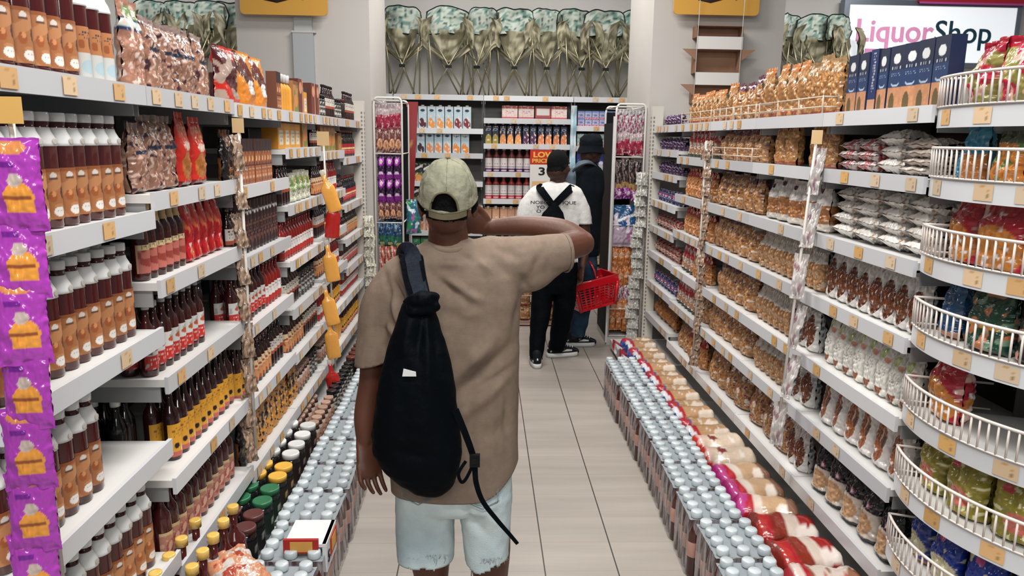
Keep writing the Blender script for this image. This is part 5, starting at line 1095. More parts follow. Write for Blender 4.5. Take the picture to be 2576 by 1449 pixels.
def sculpt(name, mb, voxel, mats, smooth=6, post=None, cut=None, matsel=None, thick=0, snap=None):
    me = bpy.data.meshes.new('tmp'); me.from_pydata(mb.v, [], mb.f)
    import bmesh
    bm = bmesh.new(); bm.from_mesh(me)
    bm.to_mesh(me); bm.free()
    o = bpy.data.objects.new('tmp', me); C.objects.link(o)
    r = o.modifiers.new('r', 'REMESH'); r.mode = 'VOXEL'; r.voxel_size = voxel; r.use_smooth_shade = True
    s = o.modifiers.new('s', 'SMOOTH'); s.factor = .6; s.iterations = smooth
    m2 = bpy.data.meshes.new_from_object(o.evaluated_get(bpy.context.evaluated_depsgraph_get()))
    bpy.data.objects.remove(o); bpy.data.meshes.remove(me); m2.name = name
    if post:
        for v, nn in [(v, v.normal.copy()) for v in m2.vertices]: v.co = post(v.co.copy(), nn)
    if cut:
        bm = bmesh.new(); bm.from_mesh(m2); bmesh.ops.delete(bm, geom=[f for f in bm.faces if cut(f.calc_center_median())], context='FACES')
        if snap:
            for v in bm.verts:
                if v.is_boundary:
                    q = snap(v.co)
                    if q is not None: v.co = q
        bm.to_mesh(m2); bm.free()
    m2.materials.clear()
    for k in mats: m2.materials.append(MAT[k])
    if matsel:
        for p in m2.polygons: p.material_index = matsel(p.center)
    for p in m2.polygons: p.use_smooth = True
    if thick:
        o = bpy.data.objects.new('tmp', m2); C.objects.link(o); s = o.modifiers.new('t', 'SOLIDIFY'); s.thickness = thick; s.offset = -1
        m3 = bpy.data.meshes.new_from_object(o.evaluated_get(bpy.context.evaluated_depsgraph_get())); bpy.data.objects.remove(o); m2 = m3
    return m2
def hand(mb, wrist, palm_dir, side_dir, curl, spread=.012, L=1.0, thumb_side=1, thumb_ang=.6):
    """palm and five fingers; palm_dir towards the fingertips, side_dir across the palm towards the thumb, curl: bending direction"""
    w_ = Vector(wrist); d = Vector(palm_dir).normalized(); s_ = Vector(side_dir); s_ = (s_-d*s_.dot(d)).normalized(); cu = Vector(curl); cu = (cu-d*cu.dot(d)-s_*cu.dot(s_)).normalized()
    limb(mb, [w_-d*.02, w_+d*.02*L, w_+d*.055*L, w_+d*.085*L], [.019*L, .025*L, .0295*L, .030*L], flat=(1.22, .52), up=tuple(cu))
    ln = (.072, .080, .074, .058)
    for k in range(4):
        b = w_+d*.088*L+s_*((1.5-k)*.0212*L); l = ln[k]*L; dd = (d+s_*((1.5-k)*spread*4)).normalized(); bend = .22+.14*k
        p1 = b+dd*l*.42; p2 = p1+(dd+cu*bend).normalized()*l*.33; p3 = p2+(dd+cu*bend*2.2).normalized()*l*.25
        limb(mb, [b-d*.02, b, p1, p2, p3], [.0085*L, .0088*L, .0080*L, .0074*L, .0062*L], seg=10, sub=3)
    b = w_+d*.022*L+s_*.022*L; t1 = b+(d*cos(thumb_ang)+s_*sin(thumb_ang)).normalized()*.036*L; t2 = t1+(d*cos(thumb_ang*.55)+s_*sin(thumb_ang*.55)+cu*.2).normalized()*.032*L; t3 = t2+(d*.95+s_*.15+cu*.3).normalized()*.024*L
    limb(mb, [b-s_*.01, b, t1, t2, t3], [.014*L, .014*L, .0115*L, .0102*L, .008*L], seg=10, sub=3)
def shoe(cx_, cy_, ang, L, pitch=0, cols=('0d1218', 'c9cbca'), name='shoe', z0=0.0):
    mu = MB(); limb(mu, [(-.32*L, 0, .055), (-.1*L, 0, .062), (.18*L, 0, .048), (.42*L, 0, .034)], [.038, .042, .040, .028], flat=(1, 1), up=(0, 0, 1), seg=14)
    limb(mu, [(-.3*L, 0, .06), (-.28*L, 0, .115)], [.036, .038]); 
    M = Matrix.Translation((cx_, cy_, z0)) @ Matrix.Rotation(ang, 4, 'Z') @ Matrix.Rotation(pitch, 4, 'Y')
    up_ = MB(); up_.join(mu)
    sole = MB(); sole.grid(lambda u, v: ((abs(cos(2*pi*u))**.75*(1 if cos(2*pi*u) > 0 else -1)*.47*L)*(1-.02*v), abs(sin(2*pi*u))**.6*(1 if sin(2*pi*u) > 0 else -1)*.046*(1.0+.08*cos(2*pi*u)), .002+.034*v), 28, 2, c(cols[1]), 'matte', cu=True)
    sole.face([i for i in range(28)][::-1], c('15181c'), 'matte'); sole.face([56+i for i in range(28)], c(cols[1]), 'matte')
    pan = MB()
    for s_ in (-1, 1):
        pan.grid(lambda u, v: (-.05*L+.3*L*u, s_*(.046-.005*u), .05+.025*v*(1-.5*u)), 6, 2, c(cols[1]), 'matte', flip=s_ > 0)
        pan.tube([(-.28*L, s_*.044, .07), (-.12*L, s_*.049, .052), (.1*L, s_*.047, .075)], [.002, .008, .002], c(cols[0]), 'matte', flat=.4, up=(0, 1, 0))
    pan.grid(lambda u, v: (.3*L+.15*L*u, -.03+.06*v, .066-.02*u), 4, 4, c(cols[1]), 'matte')
    pan.tube([(-.34*L, -.03, .05), (-.40*L, 0, .07), (-.34*L, .03, .05)], .014, c(cols[1]), 'matte')
    ml = sculpt('upper', mu, .006, ['matte'], 4)
    ca = ml.color_attributes.get('Col') or ml.color_attributes.new('Col', 'FLOAT_COLOR', 'CORNER'); ca.data.foreach_set('color', list(c(cols[0]))*len(ca.data))
    return ml, sole, pan, M
def add_shoe(parent, *a, **k):
    ml, sole, pan, M = shoe(*a, **k)
    o = link('shoe', ml, parent); o.matrix_local = M
    link('sole', sole.mesh('sole'), o); link('side_panel', pan.mesh('side_panel'), o)
    lc = MB()
    for q in range(4): lc.tube([(.02+q*.02, -.022, .09-q*.006), (.028+q*.02, 0, .104-q*.007), (.02+q*.02, .022, .09-q*.006)], .0028, c('d0d2d2'), 'matte')
    link('laces', lc.mesh('laces'), o)
def head_prims(mb, hc, s=1.0, yaw=0.0, neck=None, ear=1.0):
    """hc: skull centre; face towards +Y turned by yaw"""
    R_ = Matrix.Rotation(yaw, 3, 'Z'); H = Vector(hc); q = lambda x, y, z: tuple(H+R_@Vector((x*s, y*s, z*s)))
    ell(mb, q(0, -.005, .015), (.072*s, .092*s, .095*s), R_); ell(mb, q(0, .03, -.045), (.058*s, .068*s, .07*s), R_)
    ell(mb, q(0, .055, -.085), (.034*s, .035*s, .028*s), R_); ell(mb, q(0, -.035, -.045), (.066*s, .058*s, .066*s), R_)
    for x in (-1, 1):
        ell(mb, q(x*.04, .062, -.035), (.024*s, .022*s, .022*s), R_); ell(mb, q(x*.03, .082, .012), (.022*s, .01*s, .009*s), R_)
        ell(mb, q(x*.074*ear, -.002, -.03), (.010*s, .019*s, .031*s), R_@Matrix.Rotation(-x*.3, 3, 'Z')); ell(mb, q(x*.078*ear, -.008, -.018), (.009*s, .012*s, .019*s), R_)
    limb(mb, [q(0, .086, .0), q(0, .102, -.034)], [.009*s, .0125*s]); ell(mb, q(0, .094, -.04), (.021*s, .012*s, .010*s), R_)
    ell(mb, q(0, .088, -.062), (.024*s, .011*s, .007*s), R_); ell(mb, q(0, .085, -.073), (.021*s, .011*s, .008*s), R_)
    if neck: limb(mb, [q(0, -.02, -.05)]+[tuple(n) for n in neck[0]], [.054*s]+list(neck[1]))
    return q
def eyes(parent, q, s=1.0):
    for x in (-1, 1):
        e = MB(); ell(e, q(x*.031, .076, -.004), (.0125*s, .011*s, .011*s)); me = e.mesh('eye')
        link('eye', me, parent)
def folds(ls):
    """list of (point, direction along fold, half length, half width, height) -> height at p"""
    def f(p):
        h = 0
        for (c0, dr, hl, hw, ht) in ls:
            r_ = p-c0; r_.y *= .12; a = r_.dot(dr); b = (r_-dr*a).length
            if abs(a) < hl*1.6: h += ht*math.exp(-(a/hl)**2*1.2-(b/hw)**2)
        return h
    return f
def solid(me, col):
    ca = me.color_attributes.get('Col') or me.color_attributes.new('Col', 'FLOAT_COLOR', 'CORNER'); ca.data.foreach_set('color', list(col)*len(ca.data)); return me

# ---- the man in the brown T-shirt
PM = link('person', None, None, (-.09, 2.25, 0)); PM['label'] = 'person in brown T-shirt, backwards green-grey cap and cut-off denim shorts, seen from behind'; PM['category'] = 'person'
def pl(name, me, parent=PM):
    o = link(name, me, parent); 
    if parent is PM: o.location = -Vector(PM.location)
    return o
A = at
hc = A(1127, 500, 2.225)
b = MB()
qh = head_prims(b, hc, .93, -.06, ([A(1126, 565, 2.225), A(1130, 640, 2.25)], [.056, .066]), ear=1.14)
# torso under the shirt, pelvis, legs
rings(b, [(A(1060, 640, 2.25).x, A(1200, 640, 2.25).x, 2.25, .07, A(1128, 640, 2.25).z), (-.28, .09, 2.25, .085, 1.34), (-.26, .07, 2.25, .09, 1.1), (-.24, .055, 2.25, .085, .9), (-.25, .07, 2.26, .09, .72), (-.22, .04, 2.26, .07, .68)], e=2.2)
SHL, SHR = A(1015, 720, 2.26), A(1275, 655, 2.25)
EL, WR = A(932, 962, 2.27), A(916, 1108, 2.25)
limb(b, [SHL, A(950, 850, 2.27), EL, A(918, 1040, 2.26), WR], [.055, .046, .036, .034, .025])
hd = (A(936, 1222, 2.2)-WR).normalized()
hand(b, WR, hd, (.78, .62, 0), (.62, -.78, 0), L=1.05, thumb_ang=.8, spread=.010)
ER, WRR = A(1463, 612, 2.37), A(1235, 572, 2.44)
limb(b, [SHR, A(1390, 630, 2.31), ER], [.056, .047, .042]); limb(b, [ER, A(1415, 585, 2.4), A(1330, 568, 2.42), WRR], [.041, .043, .034, .026])
hand(b, WRR, A(1130, 545, 2.40)-WRR, (0, -.1, 1), (0, -.6, -.1), L=1.0, thumb_ang=.7)
KL, KR = A(1085, 1470, 2.27), A(1236, 1475, 2.27)
for hx, kn, ft in ((A(1070, 1240, 2.26), KL, (-.215, 2.3)), (A(1222, 1240, 2.26), KR, (.05, 2.25))):
    limb(b, [hx, (kn+hx)/2, kn, Vector((kn.x*.6+ft[0]*.4, kn.y-.02, .26)), Vector((ft[0], ft[1]-.02, .09))], [.085, .072, .054, .052, .036])
    limb(b, [(ft[0], ft[1]-.04, .04), (ft[0], ft[1]+.15, .03)], [.035, .03])
body = sculpt('body', b, .0036, ['skin', 'skin_dark', 'hair'], 5, matsel=lambda p: 2 if (p-hc-Vector((0, -.03, .028))).length < .101 + .003*noise.noise(p*60) else 0)
pl('body', body)
eyes(PM, lambda x, y, z: tuple(Vector(qh(x, y, z))-Vector(PM.location)), .96)
# T-shirt
b = MB(); Z = lambda y, Y=2.25: A(1130, y, Y).z
def rg(y, xl, xr, d, yc=2.25, dz=0): return (A(xl, y, 2.25).x, A(xr, y, 2.25).x, yc, d, Z(y)+dz)
rings(b, [rg(596, 1092, 1176, .055, 2.24), rg(606, 1070, 1196, .064), rg(622, 1042, 1232, .082), rg(648, 1000, 1282, .102), rg(690, 972, 1308, .118), rg(750, 964, 1316, .128), rg(850, 966, 1308, .130, 2.255), rg(1000, 974, 1304, .128, 2.26), rg(1140, 980, 1305, .132, 2.265), rg(1300, 984, 1300, .134, 2.265)], seg=48, e=2.35)
limb(b, [A(1015, 690, 2.25), A(968, 760, 2.26), A(950, 850, 2.265), A(940, 925, 2.265), A(934, 990, 2.27)], [.062, .068, .063, .060, .060], flat=(1.0, 1.15))
limb(b, [A(1230, 660, 2.25), A(1290, 662, 2.265), A(1370, 643, 2.30), A(1425, 634, 2.32), A(1475, 628, 2.34)], [.082, .082, .066, .058, .056], flat=(1.0, 1.0))
limb(b, [A(1262, 700, 2.25), A(1330, 690, 2.27), A(1392, 668, 2.30)], [.07, .056, .036])
TV = lambda x, y, Y=2.13: A(x, y, Y)
def fl2(p0, p1, hw, ht): a, e = TV(*p0), TV(*p1); return ((a+e)/2, (e-a).normalized(), (e-a).length/2, hw, ht)
FL = folds([fl2((1150, 640), (1190, 660), .010, -.006), fl2((1095, 665), (1160, 668), .012, .006), fl2((1205, 660), (1235, 690), .01, .005), fl2((1120, 700), (1170, 735), .012, .007), fl2((1080, 690), (1180, 760), .014, -.006),
            fl2((1165, 735), (1215, 760), .014, .006), fl2((1240, 620), (1310, 660), .014, -.006), fl2((1262, 605), (1290, 640), .008, -.006), fl2((1310, 700), (1345, 760), .012, -.008), fl2((1320, 740), (1300, 860), .018, -.008),
            fl2((1130, 1010), (1290, 880), .022, -.010), fl2((1130, 960), (1250, 850), .022, .008), fl2((1150, 1060), (1280, 950), .022, .007), fl2((1100, 780), (1200, 810), .02, -.004), fl2((1190, 990), (1300, 930), .014, -.006),
            fl2((1150, 800), (1200, 790), .02, .004), fl2((1160, 880), (1220, 900), .03, .005), fl2((1370, 610), (1375, 690), .012, .004), fl2((1400, 600), (1330, 720), .014, -.004),
            fl2((990, 720), (1030, 800), .009, -.010), fl2((975, 740), (1010, 840), .011, .009), fl2((960, 700), (985, 780), .010, -.007), fl2((1000, 690), (1035, 740), .008, .006), fl2((965, 820), (1000, 860), .014, .007), fl2((940, 780), (945, 880), .016, -.005),
            fl2((1200, 1100), (1290, 1080), .03, -.004), fl2((1235, 1000), (1240, 1180), .016, .004), fl2((1180, 1000), (1190, 1180), .016, -.004), fl2((1275, 1000), (1280, 1120), .012, -.005)])
def tee_post(p, n):
    h = (FL(p)*2.1 if n.y < .25 else 0) + .0035*noise.noise(p*9) + .0015*noise.noise(Vector((p.x*26, p.y*26, p.z*8))) + .003*noise.noise(Vector((p.x*13+3, p.y*13, p.z*3)))*(1 if p.z < 1.2 else .3)
    return p + n*h
elbow_dir = (A(1475, 628, 2.34)-A(1425, 634, 2.32)).normalized(); scut = A(1427, 637, 2.32)
ldir = (A(934, 990, 2.27)-A(940, 925, 2.265)).normalized(); lcut = A(941, 905, 2.265)
hemL, hemC, hemR = Z(1235), Z(1226), Z(1150)
def hem(x):
    xm = A(1190, 1226, 2.25).x; xr = A(1306, 1150, 2.25).x; t = min(1, max(0, (x-xm)/(xr-xm))); return hemC+(hemR-hemC)*t**2.2
neck0 = A(1130, 604, 2.2)
def tee_cut(p):
    if (p-scut).dot(elbow_dir) > 0 and p.x > .1: return True
    if (p-lcut).dot((ldir+Vector((.35, 0, 0))).normalized()) > 0 and p.x < A(985, 900, 2.25).x and p.z > .75 and p.x < -.27: return True
    if p.z < hem(p.x): return True
    return False
def tee_snap(p):
    if p.x > .1 and abs((p-scut).dot(elbow_dir)) < .02: return p-elbow_dir*(p-scut).dot(elbow_dir)
    d_ = (ldir+Vector((.35, 0, 0))).normalized()
    if p.x < -.27 and p.z > .75: return p-d_*(p-lcut).dot(d_) if abs((p-lcut).dot(d_)) < .012 else None
    if p.z < 1.0 and abs(p.z-hem(p.x)) < .015: return Vector((p.x, p.y, hem(p.x)))
tee = sculpt('t_shirt', b, .0055, ['tee'], 7, tee_post, tee_cut, thick=.0025, snap=tee_snap)
tshirt = pl('t_shirt', tee)
cb = MB(); ctr = Vector((neck0.x, 2.235, Z(603)))
ringp = [(ctr.x+.0565*cos(a), ctr.y-.006+.058*sin(a), ctr.z-.010+.006*sin(a)-.006*sin(a)**2) for a in [2*pi*k/40 for k in range(40)]]
cb.tube(ringp, .0075, c('8e7c6d'), 'matte', seg=8, closed=True, flat=1.5)
me = cb.mesh('collar'); me.materials.clear(); me.materials.append(MAT['tee']); link('collar', me, tshirt)
# sleeve hems
for cpt, dr, r1 in ((A(1420, 636, 2.318), elbow_dir, (.060, .061)),):
    hb = MB(); u_ = dr.cross(Vector((0, 1, 0))).normalized(); v_ = u_.cross(dr).normalized()
    hb.tube([cpt+u_*(r1[0]*cos(a))+v_*(r1[1]*sin(a)) for a in [2*pi*k/40 for k in range(40)]], .003, c('857364'), 'matte', seg=6, closed=True)
    me = hb.mesh('sleeve_hem'); me.materials.clear(); me.materials.append(MAT['tee']); link('sleeve_hem', me, tshirt)
# shorts
b = MB()
rings(b, [rg(1120, 1000, 1284, .105, 2.262), rg(1200, 992, 1288, .118, 2.262), rg(1258, 994, 1289, .118, 2.262), rg(1275, 1000, 1284, .10, 2.262)], seg=40, e=2.5)
def leg_r(rows): rings(b, [rg(y, xl, xr, d, 2.262) for y, xl, xr, d in rows], seg=32, e=2.5)
leg_r([(1235, 994, 1142, .105), (1290, 994, 1143, .100), (1350, 996, 1143, .096), (1470, 1000, 1142, .094)])
leg_r([(1235, 1148, 1289, .105), (1290, 1154, 1285, .100), (1350, 1163, 1282, .096), (1480, 1178, 1276, .092)])
FS = folds([fl2((1010, 1300), (1120, 1290), .02, -.004), fl2((1100, 1260), (1140, 1290), .012, -.008), fl2((1040, 1350), (1100, 1375), .02, -.005), fl2((1170, 1300), (1230, 1370), .016, -.008), fl2((1200, 1280), (1260, 1350), .016, .006), fl2((1160, 1250), (1185, 1330), .012, -.008), fl2((1230, 1240), (1240, 1300), .02, .004)])
hz = Z(1398); hz2 = Z(1412)
def shorts_cut(p):
    r_ = .006*noise.noise(Vector((p.x*90, p.y*90, 0)))+.006*noise.noise(Vector((p.x*25, p.y*25, 3)))
    if p.x < A(1146, 1300, 2.25).x: return p.z < hz+r_
    return p.z < Z(1392)+(hz2-Z(1392))*min(1, max(0, 1-abs(p.x-A(1200, 1400, 2.25).x)/.06))+r_
sh = sculpt('denim_shorts', b, .006, ['denim'], 5, lambda p, n: p+n*(FS(p)*1.2+.003*noise.noise(p*11)+.0015*noise.noise(p*40)), shorts_cut, thick=.003)
shorts = pl('denim_shorts', sh)
fb = MB(); rf = random.Random(3)
for (xa, xb, y0) in ((998, 1142, 1398), (1180, 1277, 1400)):
    for q in range(70):
        t = rf.random(); px = xa+(xb-xa)*t; yy = y0+(10*(1-abs(2*t-1)) if xa > 1100 else 0); Y = 2.262-.094*(1-abs(2*t-1)**3)**.5*(1 if rf.random() < .8 else -1)-.001
        p0 = A(px, yy-4, Y); ln = rf.uniform(.006, .022)*(1 if rf.random() < .85 else 1.8)
        fb.tube([p0, p0+Vector((rf.uniform(-.004, .004), -.001, -ln*.5)), p0+Vector((rf.uniform(-.01, .01), rf.uniform(-.003, .003), -ln))], .0007, c('b4c0c0'), 'matte', seg=4)
link('fringe', fb.mesh('fringe'), shorts)
pk = MB()
def pocket(pts, Y):
    pk.tube([A(x, y, Y) for x, y in pts], .0014, c('6d7c80'), 'matte', seg=5); pk.tube([A(x+3, y-4, Y) for x, y in pts], .001, c('6d7c80'), 'matte', seg=5)
pocket([(1008, 1215), (1012, 1250), (1052, 1270), (1100, 1248), (1106, 1235)], 2.139); pocket([(1168, 1232), (1172, 1264), (1215, 1281), (1252, 1264), (1250, 1235)], 2.139)
link('pocket_stitching', pk.mesh('pocket_stitching'), shorts)
for ft in ((-.215, 2.3), (.05, 2.25)): add_shoe(PM, ft[0]+.09, ft[1]-2.25+.06, pi/2, .28)
# cap worn backwards
capo = MB(); cc_ = A(1127, 492, 2.225); rz_, rx_, ry_ = cc_.z, .0855, .112; top = A(1127, 400, 2.2).z
def dome(u, v):
    a = 2*pi*u; el_ = (v)*pi/2; k = cos(el_)**.72; ba = -sin(a)   # back is -Y
    rim = -.040*max(0, ba) - .006
    z = rim*(1-v) + (top-cc_.z)*sin(el_)**1.0*(1)
    seam = .0022*abs(cos(3*a))**10
    n1 = .0045*noise.noise(Vector((cos(a)*2.2, sin(a)*2.2, v*3)))+.002*noise.noise(Vector((cos(a)*6, sin(a)*6, v*9)))
    return (cc_.x+(rx_+n1-seam)*k*cos(a), cc_.y+(ry_+n1-seam)*k*sin(a), cc_.z+z+n1)
def arch(u, v):
    a = 2*pi*u; x = cos(a)*rx_; 
    if sin(a) > 0: return False
    return ((x+.006)/.041)**2 + ((v-.0)/.30)**2 < 1 and v > .03
capo.grid(dome, 168, 52, WHT, 'matte', cu=True, skip=arch)
me = capo.mesh('cap'); me.materials.clear(); me.materials.append(MAT['cap_cloth'])
o_ = bpy.data.objects.new('tmp', me); C.objects.link(o_); s_ = o_.modifiers.new('t', 'SOLIDIFY'); s_.thickness = .003; s_.offset = -1
me2 = bpy.data.meshes.new_from_object(o_.evaluated_get(bpy.context.evaluated_depsgraph_get())); bpy.data.objects.remove(o_); me2.name = 'cap'
cap_o = pl('cap', me2)
cs = MB()
def rim_pt(a, up=0, out=0): 
    ba = -sin(a); return (cc_.x+(rx_+out)*cos(a), cc_.y+(ry_+out)*sin(a), cc_.z-.040*max(0, ba)-.006+up)
a0, a1 = 1.5*pi-.62, 1.5*pi+.72
cs.grid(lambda u, v: rim_pt(a0+(a1-a0)*u, -.014+.021*v, .0012), 24, 3, WHT, 'matte'); cs.grid(lambda u, v: rim_pt(a0+(a1-a0)*u, -.014+.021*v, -.0015), 24, 3, WHT, 'matte', flip=True)
me = cs.mesh('strap'); me.materials.clear(); me.materials.append(MAT['cap_dark']); link('strap', me, cap_o)
cs = MB(); cs.tube([rim_pt(2*pi*k/60, .004, .0005) for k in range(60)], .0022, c('8b8c78'), 'matte', closed=True, seg=5)
ar = [dome((1.5*pi + math.asin(max(-1, min(1, (.041*cos(t)-.006)/rx_))))/(2*pi), .30*sin(t)) for t in [pi*k/24 for k in range(25)]]
cs.tube(ar, .0032, c('7d7e6a'), 'matte', seg=5)
for k in range(6): cs.tube([dome((k+.5)/6 if k not in (4,) else (k+.5)/6, .32+.68*q/14 if k == 4 else q/14) for q in range(15)], .0006, c('8f907c'), 'matte', seg=4)
me = cs.mesh('seam_piping'); me.materials.clear(); me.materials.append(MAT['cap_dark']); link('seam_piping', me, cap_o)
cs = MB(); ell(cs, (cc_.x, cc_.y, top+.002), (.008, .008, .004)); me = cs.mesh('button'); me.materials.clear(); me.materials.append(MAT['cap_dark']); link('button', me, cap_o)
cs = MB(); cs.grid(lambda u, v: (cc_.x+(.075)*sin((u-.5)*2.4)*(1-.1*v), cc_.y+(ry_-.012)*cos((u-.5)*1.6)+.068*v*cos((u-.5)*2.4)**.6, cc_.z-.004-.012*v-.012*(abs(u-.5)*2)**2), 18, 8, WHT, 'matte')
cs.grid(lambda u, v: (cc_.x+(.075)*sin((u-.5)*2.4)*(1-.1*v), cc_.y+(ry_-.012)*cos((u-.5)*1.6)+.068*v*cos((u-.5)*2.4)**.6, cc_.z-.009-.012*v-.012*(abs(u-.5)*2)**2), 18, 8, WHT, 'matte', flip=True)
me = cs.mesh('brim'); me.materials.clear(); me.materials.append(MAT['cap_cloth']); link('brim', me, cap_o)

# backpack on one shoulder
bp = link('backpack', None, None, (-.13, 2.03, .9)); tag(bp, 'black drawstring backpack hung over one shoulder of the person in brown', 'backpack')
def bl(name, me, parent=bp):
    o = link(name, me, parent)
    if parent is bp: o.location = -Vector(bp.location)
    return o
YB2 = 2.03
def br(y, xl, xr, d, yc=YB2): z = A((xl+xr)/2, y, yc).z; return (A(xl, y, yc).x, A(xr, y, yc).x, yc, d, z)
b = MB(); rings(b, [br(742, 1036, 1072, .02, 2.07), br(765, 1012, 1092, .036, 2.06), br(800, 1000, 1104, .05, 2.05), br(870, 976, 1124, .062, 2.04), br(950, 958, 1140, .072), br(1030, 942, 1150, .076), br(1090, 930, 1160, .076), br(1140, 934, 1166, .072), br(1180, 962, 1158, .064), br(1215, 1004, 1146, .05), br(1238, 1046, 1122, .034), br(1250, 1072, 1100, .015)], seg=40, e=2.2)
FB = folds([((A(1060, 800, 1.97)+A(1050, 900, 1.96))/2, (A(1060, 800, 1.97)-A(1050, 900, 1.96)).normalized(), .07, .012, -.012), ((A(1085, 800, 1.97)+A(1100, 950, 1.95))/2, (A(1085, 800, 1.97)-A(1100, 950, 1.95)).normalized(), .09, .014, -.010), ((A(1030, 800, 1.97)+A(1005, 940, 1.95))/2, (A(1030, 800, 1.97)-A(1005, 940, 1.95)).normalized(), .08, .014, .010),
            ((A(1075, 790, 1.97)+A(1080, 1000, 1.95))/2, (A(1075, 790, 1.97)-A(1080, 1000, 1.95)).normalized(), .1, .014, .010), ((A(1000, 1140, 1.95)+A(1100, 1160, 1.95))/2, (A(1100, 1160, 1.95)-A(1000, 1140, 1.95)).normalized(), .06, .02, -.008)])
bl('bag_body', sculpt('bag_body', b, .006, ['bag_cloth'], 6, lambda p, n: p+n*(FB(p)+.006*noise.noise(Vector((p.x*14, p.y*14, p.z*5)))+.002*noise.noise(p*40))))
def ribbon(pts, w0, w1, th=.004, facing=(0, -1, 0)):
    pts = [Vector(p) for p in pts]; mb = MB(); n = len(pts); F_ = Vector(facing); S_ = []
    for k in range(n-1):
        p0 = pts[max(k-1, 0)]; p1, p2 = pts[k], pts[k+1]; p3 = pts[min(k+2, n-1)]
        for q in range(6): t = q/6; S_.append(.5*((2*p1)+(p2-p0)*t+(2*p0-5*p1+4*p2-p3)*t*t+(3*p1-p0-3*p2+p3)*t**3))
    S_.append(pts[-1]); N = len(S_)
    for k, p in enumerate(S_):
        t = (S_[min(k+1, N-1)]-S_[max(k-1, 0)]).normalized(); a = t.cross(F_).normalized(); w_ = (w0+(w1-w0)*k/(N-1))/2; nn = a.cross(t).normalized()
        for s1, s2 in ((-1, -1), (1, -1), (1, 1), (-1, 1)): mb.v.append(tuple(p+a*(s1*w_)+nn*(s2*th/2)))
    for k in range(N-1):
        for i in range(4): mb.face([k*4+i, k*4+(i+1) % 4, k*4+4+(i+1) % 4, k*4+4+i], WHT, 'matte', False)
    mb.face([0, 1, 2, 3], WHT); mb.face([N*4-4, N*4-1, N*4-2, N*4-3], WHT); return mb
def rib(name, mb, mat, parent=bp): me = mb.mesh(name); me.materials.clear(); me.materials.append(MAT[mat]); return bl(name, me, parent)
rib('shoulder_strap', ribbon([A(1020, 650, 2.33), A(1022, 640, 2.27), A(1026, 634, 2.20), A(1032, 650, 2.145), A(1040, 690, 2.118), A(1050, 735, 2.085), A(1058, 775, 2.03)], .062, .062, .010), 'strap_cloth')
rib('strap_edge', ribbon([A(1010, 642, 2.20), A(1014, 656, 2.135), A(1022, 700, 2.105), A(1036, 745, 2.075)], .012, .012, .016), 'black_cloth')
rib('strap_edge', ribbon([A(1052, 636, 2.20), A(1060, 656, 2.138), A(1068, 700, 2.110), A(1078, 745, 2.08)], .010, .010, .016), 'black_cloth')
b = MB(); limb(b, [A(1030, 760, 2.03), A(1060, 752, 2.0), A(1090, 748, 2.03)], [.018, .021, .018]); limb(b, [A(1040, 780, 2.01), A(1090, 770, 2.02)], [.02, .02])
bl('gathered_top', sculpt('gathered_top', b, .005, ['bag_cloth'], 3, lambda p, n: p+n*.004*noise.noise(p*60)))
rib('loose_strap', ribbon([A(1145, 1030, 1.99), A(1168, 1085, 1.985), A(1188, 1140, 1.985), A(1194, 1170, 1.985), A(1198, 1215, 1.985), A(1215, 1262, 1.985), A(1252, 1310, 1.985), A(1280, 1342, 1.985), A(1302, 1368, 1.985)], .02, .010, .003), 'black_cloth')
rib('loose_strap', ribbon([A(1192, 1165, 1.98), A(1172, 1205, 1.98), A(1160, 1212, 1.975), A(1154, 1190, 1.97), A(1172, 1160, 1.975)], .009, .009, .003), 'black_cloth')
b = MB(); b0 = A(1193, 1156, 1.98); b.box(b0.x-.013, b0.y-.008, b0.z-.02, b0.x+.016, b0.y+.006, b0.z+.016, c('05080b'), 'matte'); b.box(b0.x-.008, b0.y-.011, b0.z-.01, b0.x+.01, b0.y-.008, b0.z+.006, c('080b0e'), 'matte'); bl('buckle', b.mesh('buckle'))
def rayhit_y(px, py, y_guess): return A(px, py, y_guess)
me = MB(); pp = [A(1012, 947, 1.952), A(1047, 947, 1.948), A(1046, 936, 1.948), A(1015, 928, 1.952)]
me.v = [tuple(p) for p in pp]+[tuple(p+Vector((0, .003, 0))) for p in pp]; me.face([0, 1, 2, 3], c('d3d5d5')); me.face([7, 6, 5, 4], c('d3d5d5'))
for i in range(4): me.face([i, i+4, (i+1) % 4+4, (i+1) % 4], c('d3d5d5'))
PATCH = bl('white_patch', me.mesh('white_patch'))

# ---- the man in the white T-shirt
YW = 5.85
P2 = link('person', None, None, (.57, YW, 0)); P2['label'] = 'person in white T-shirt with crossed black straps, black trousers and black and white trainers'; P2['category'] = 'person'
def p2(name, me, parent=P2):
    o = link(name, me, parent)
    if parent is P2: o.location = -Vector(P2.location)
    return o
b = MB(); hw = A(1404, 414, YW)
q2 = head_prims(b, hw, 1.05, -.75, ([A(1402, 445, YW), A(1402, 475, YW)], [.056, .064]))
limb(b, [A(1350, 505, YW), A(1326, 565, YW), A(1326, 620, YW-.02), A(1336, 665, YW-.05)], [.058, .045, .036, .028])
hand(b, A(1337, 668, YW-.05), (0.05, -.1, -1), (.2, -.9, 0), (.8, .2, 0))
WW = A(1466, 668, YW-.04)
limb(b, [A(1450, 498, YW), A(1468, 565, YW), A(1474, 615, YW), WW], [.06, .046, .036, .026])
hand(b, WW, A(1459, 705, YW-.04)-WW, (-.4, .9, .0), (-.9, -.4, 0), L=1.05)
rings(b, [(A(1365, 470, YW).x, A(1440, 470, YW).x, YW, .08, A(1400, 470, YW).z), (A(1335, 500, YW).x, A(1460, 500, YW).x, YW, .1, A(1400, 500, YW).z), (A(1340, 640, YW).x, A(1448, 640, YW).x, YW, .1, A(1400, 640, YW).z)])
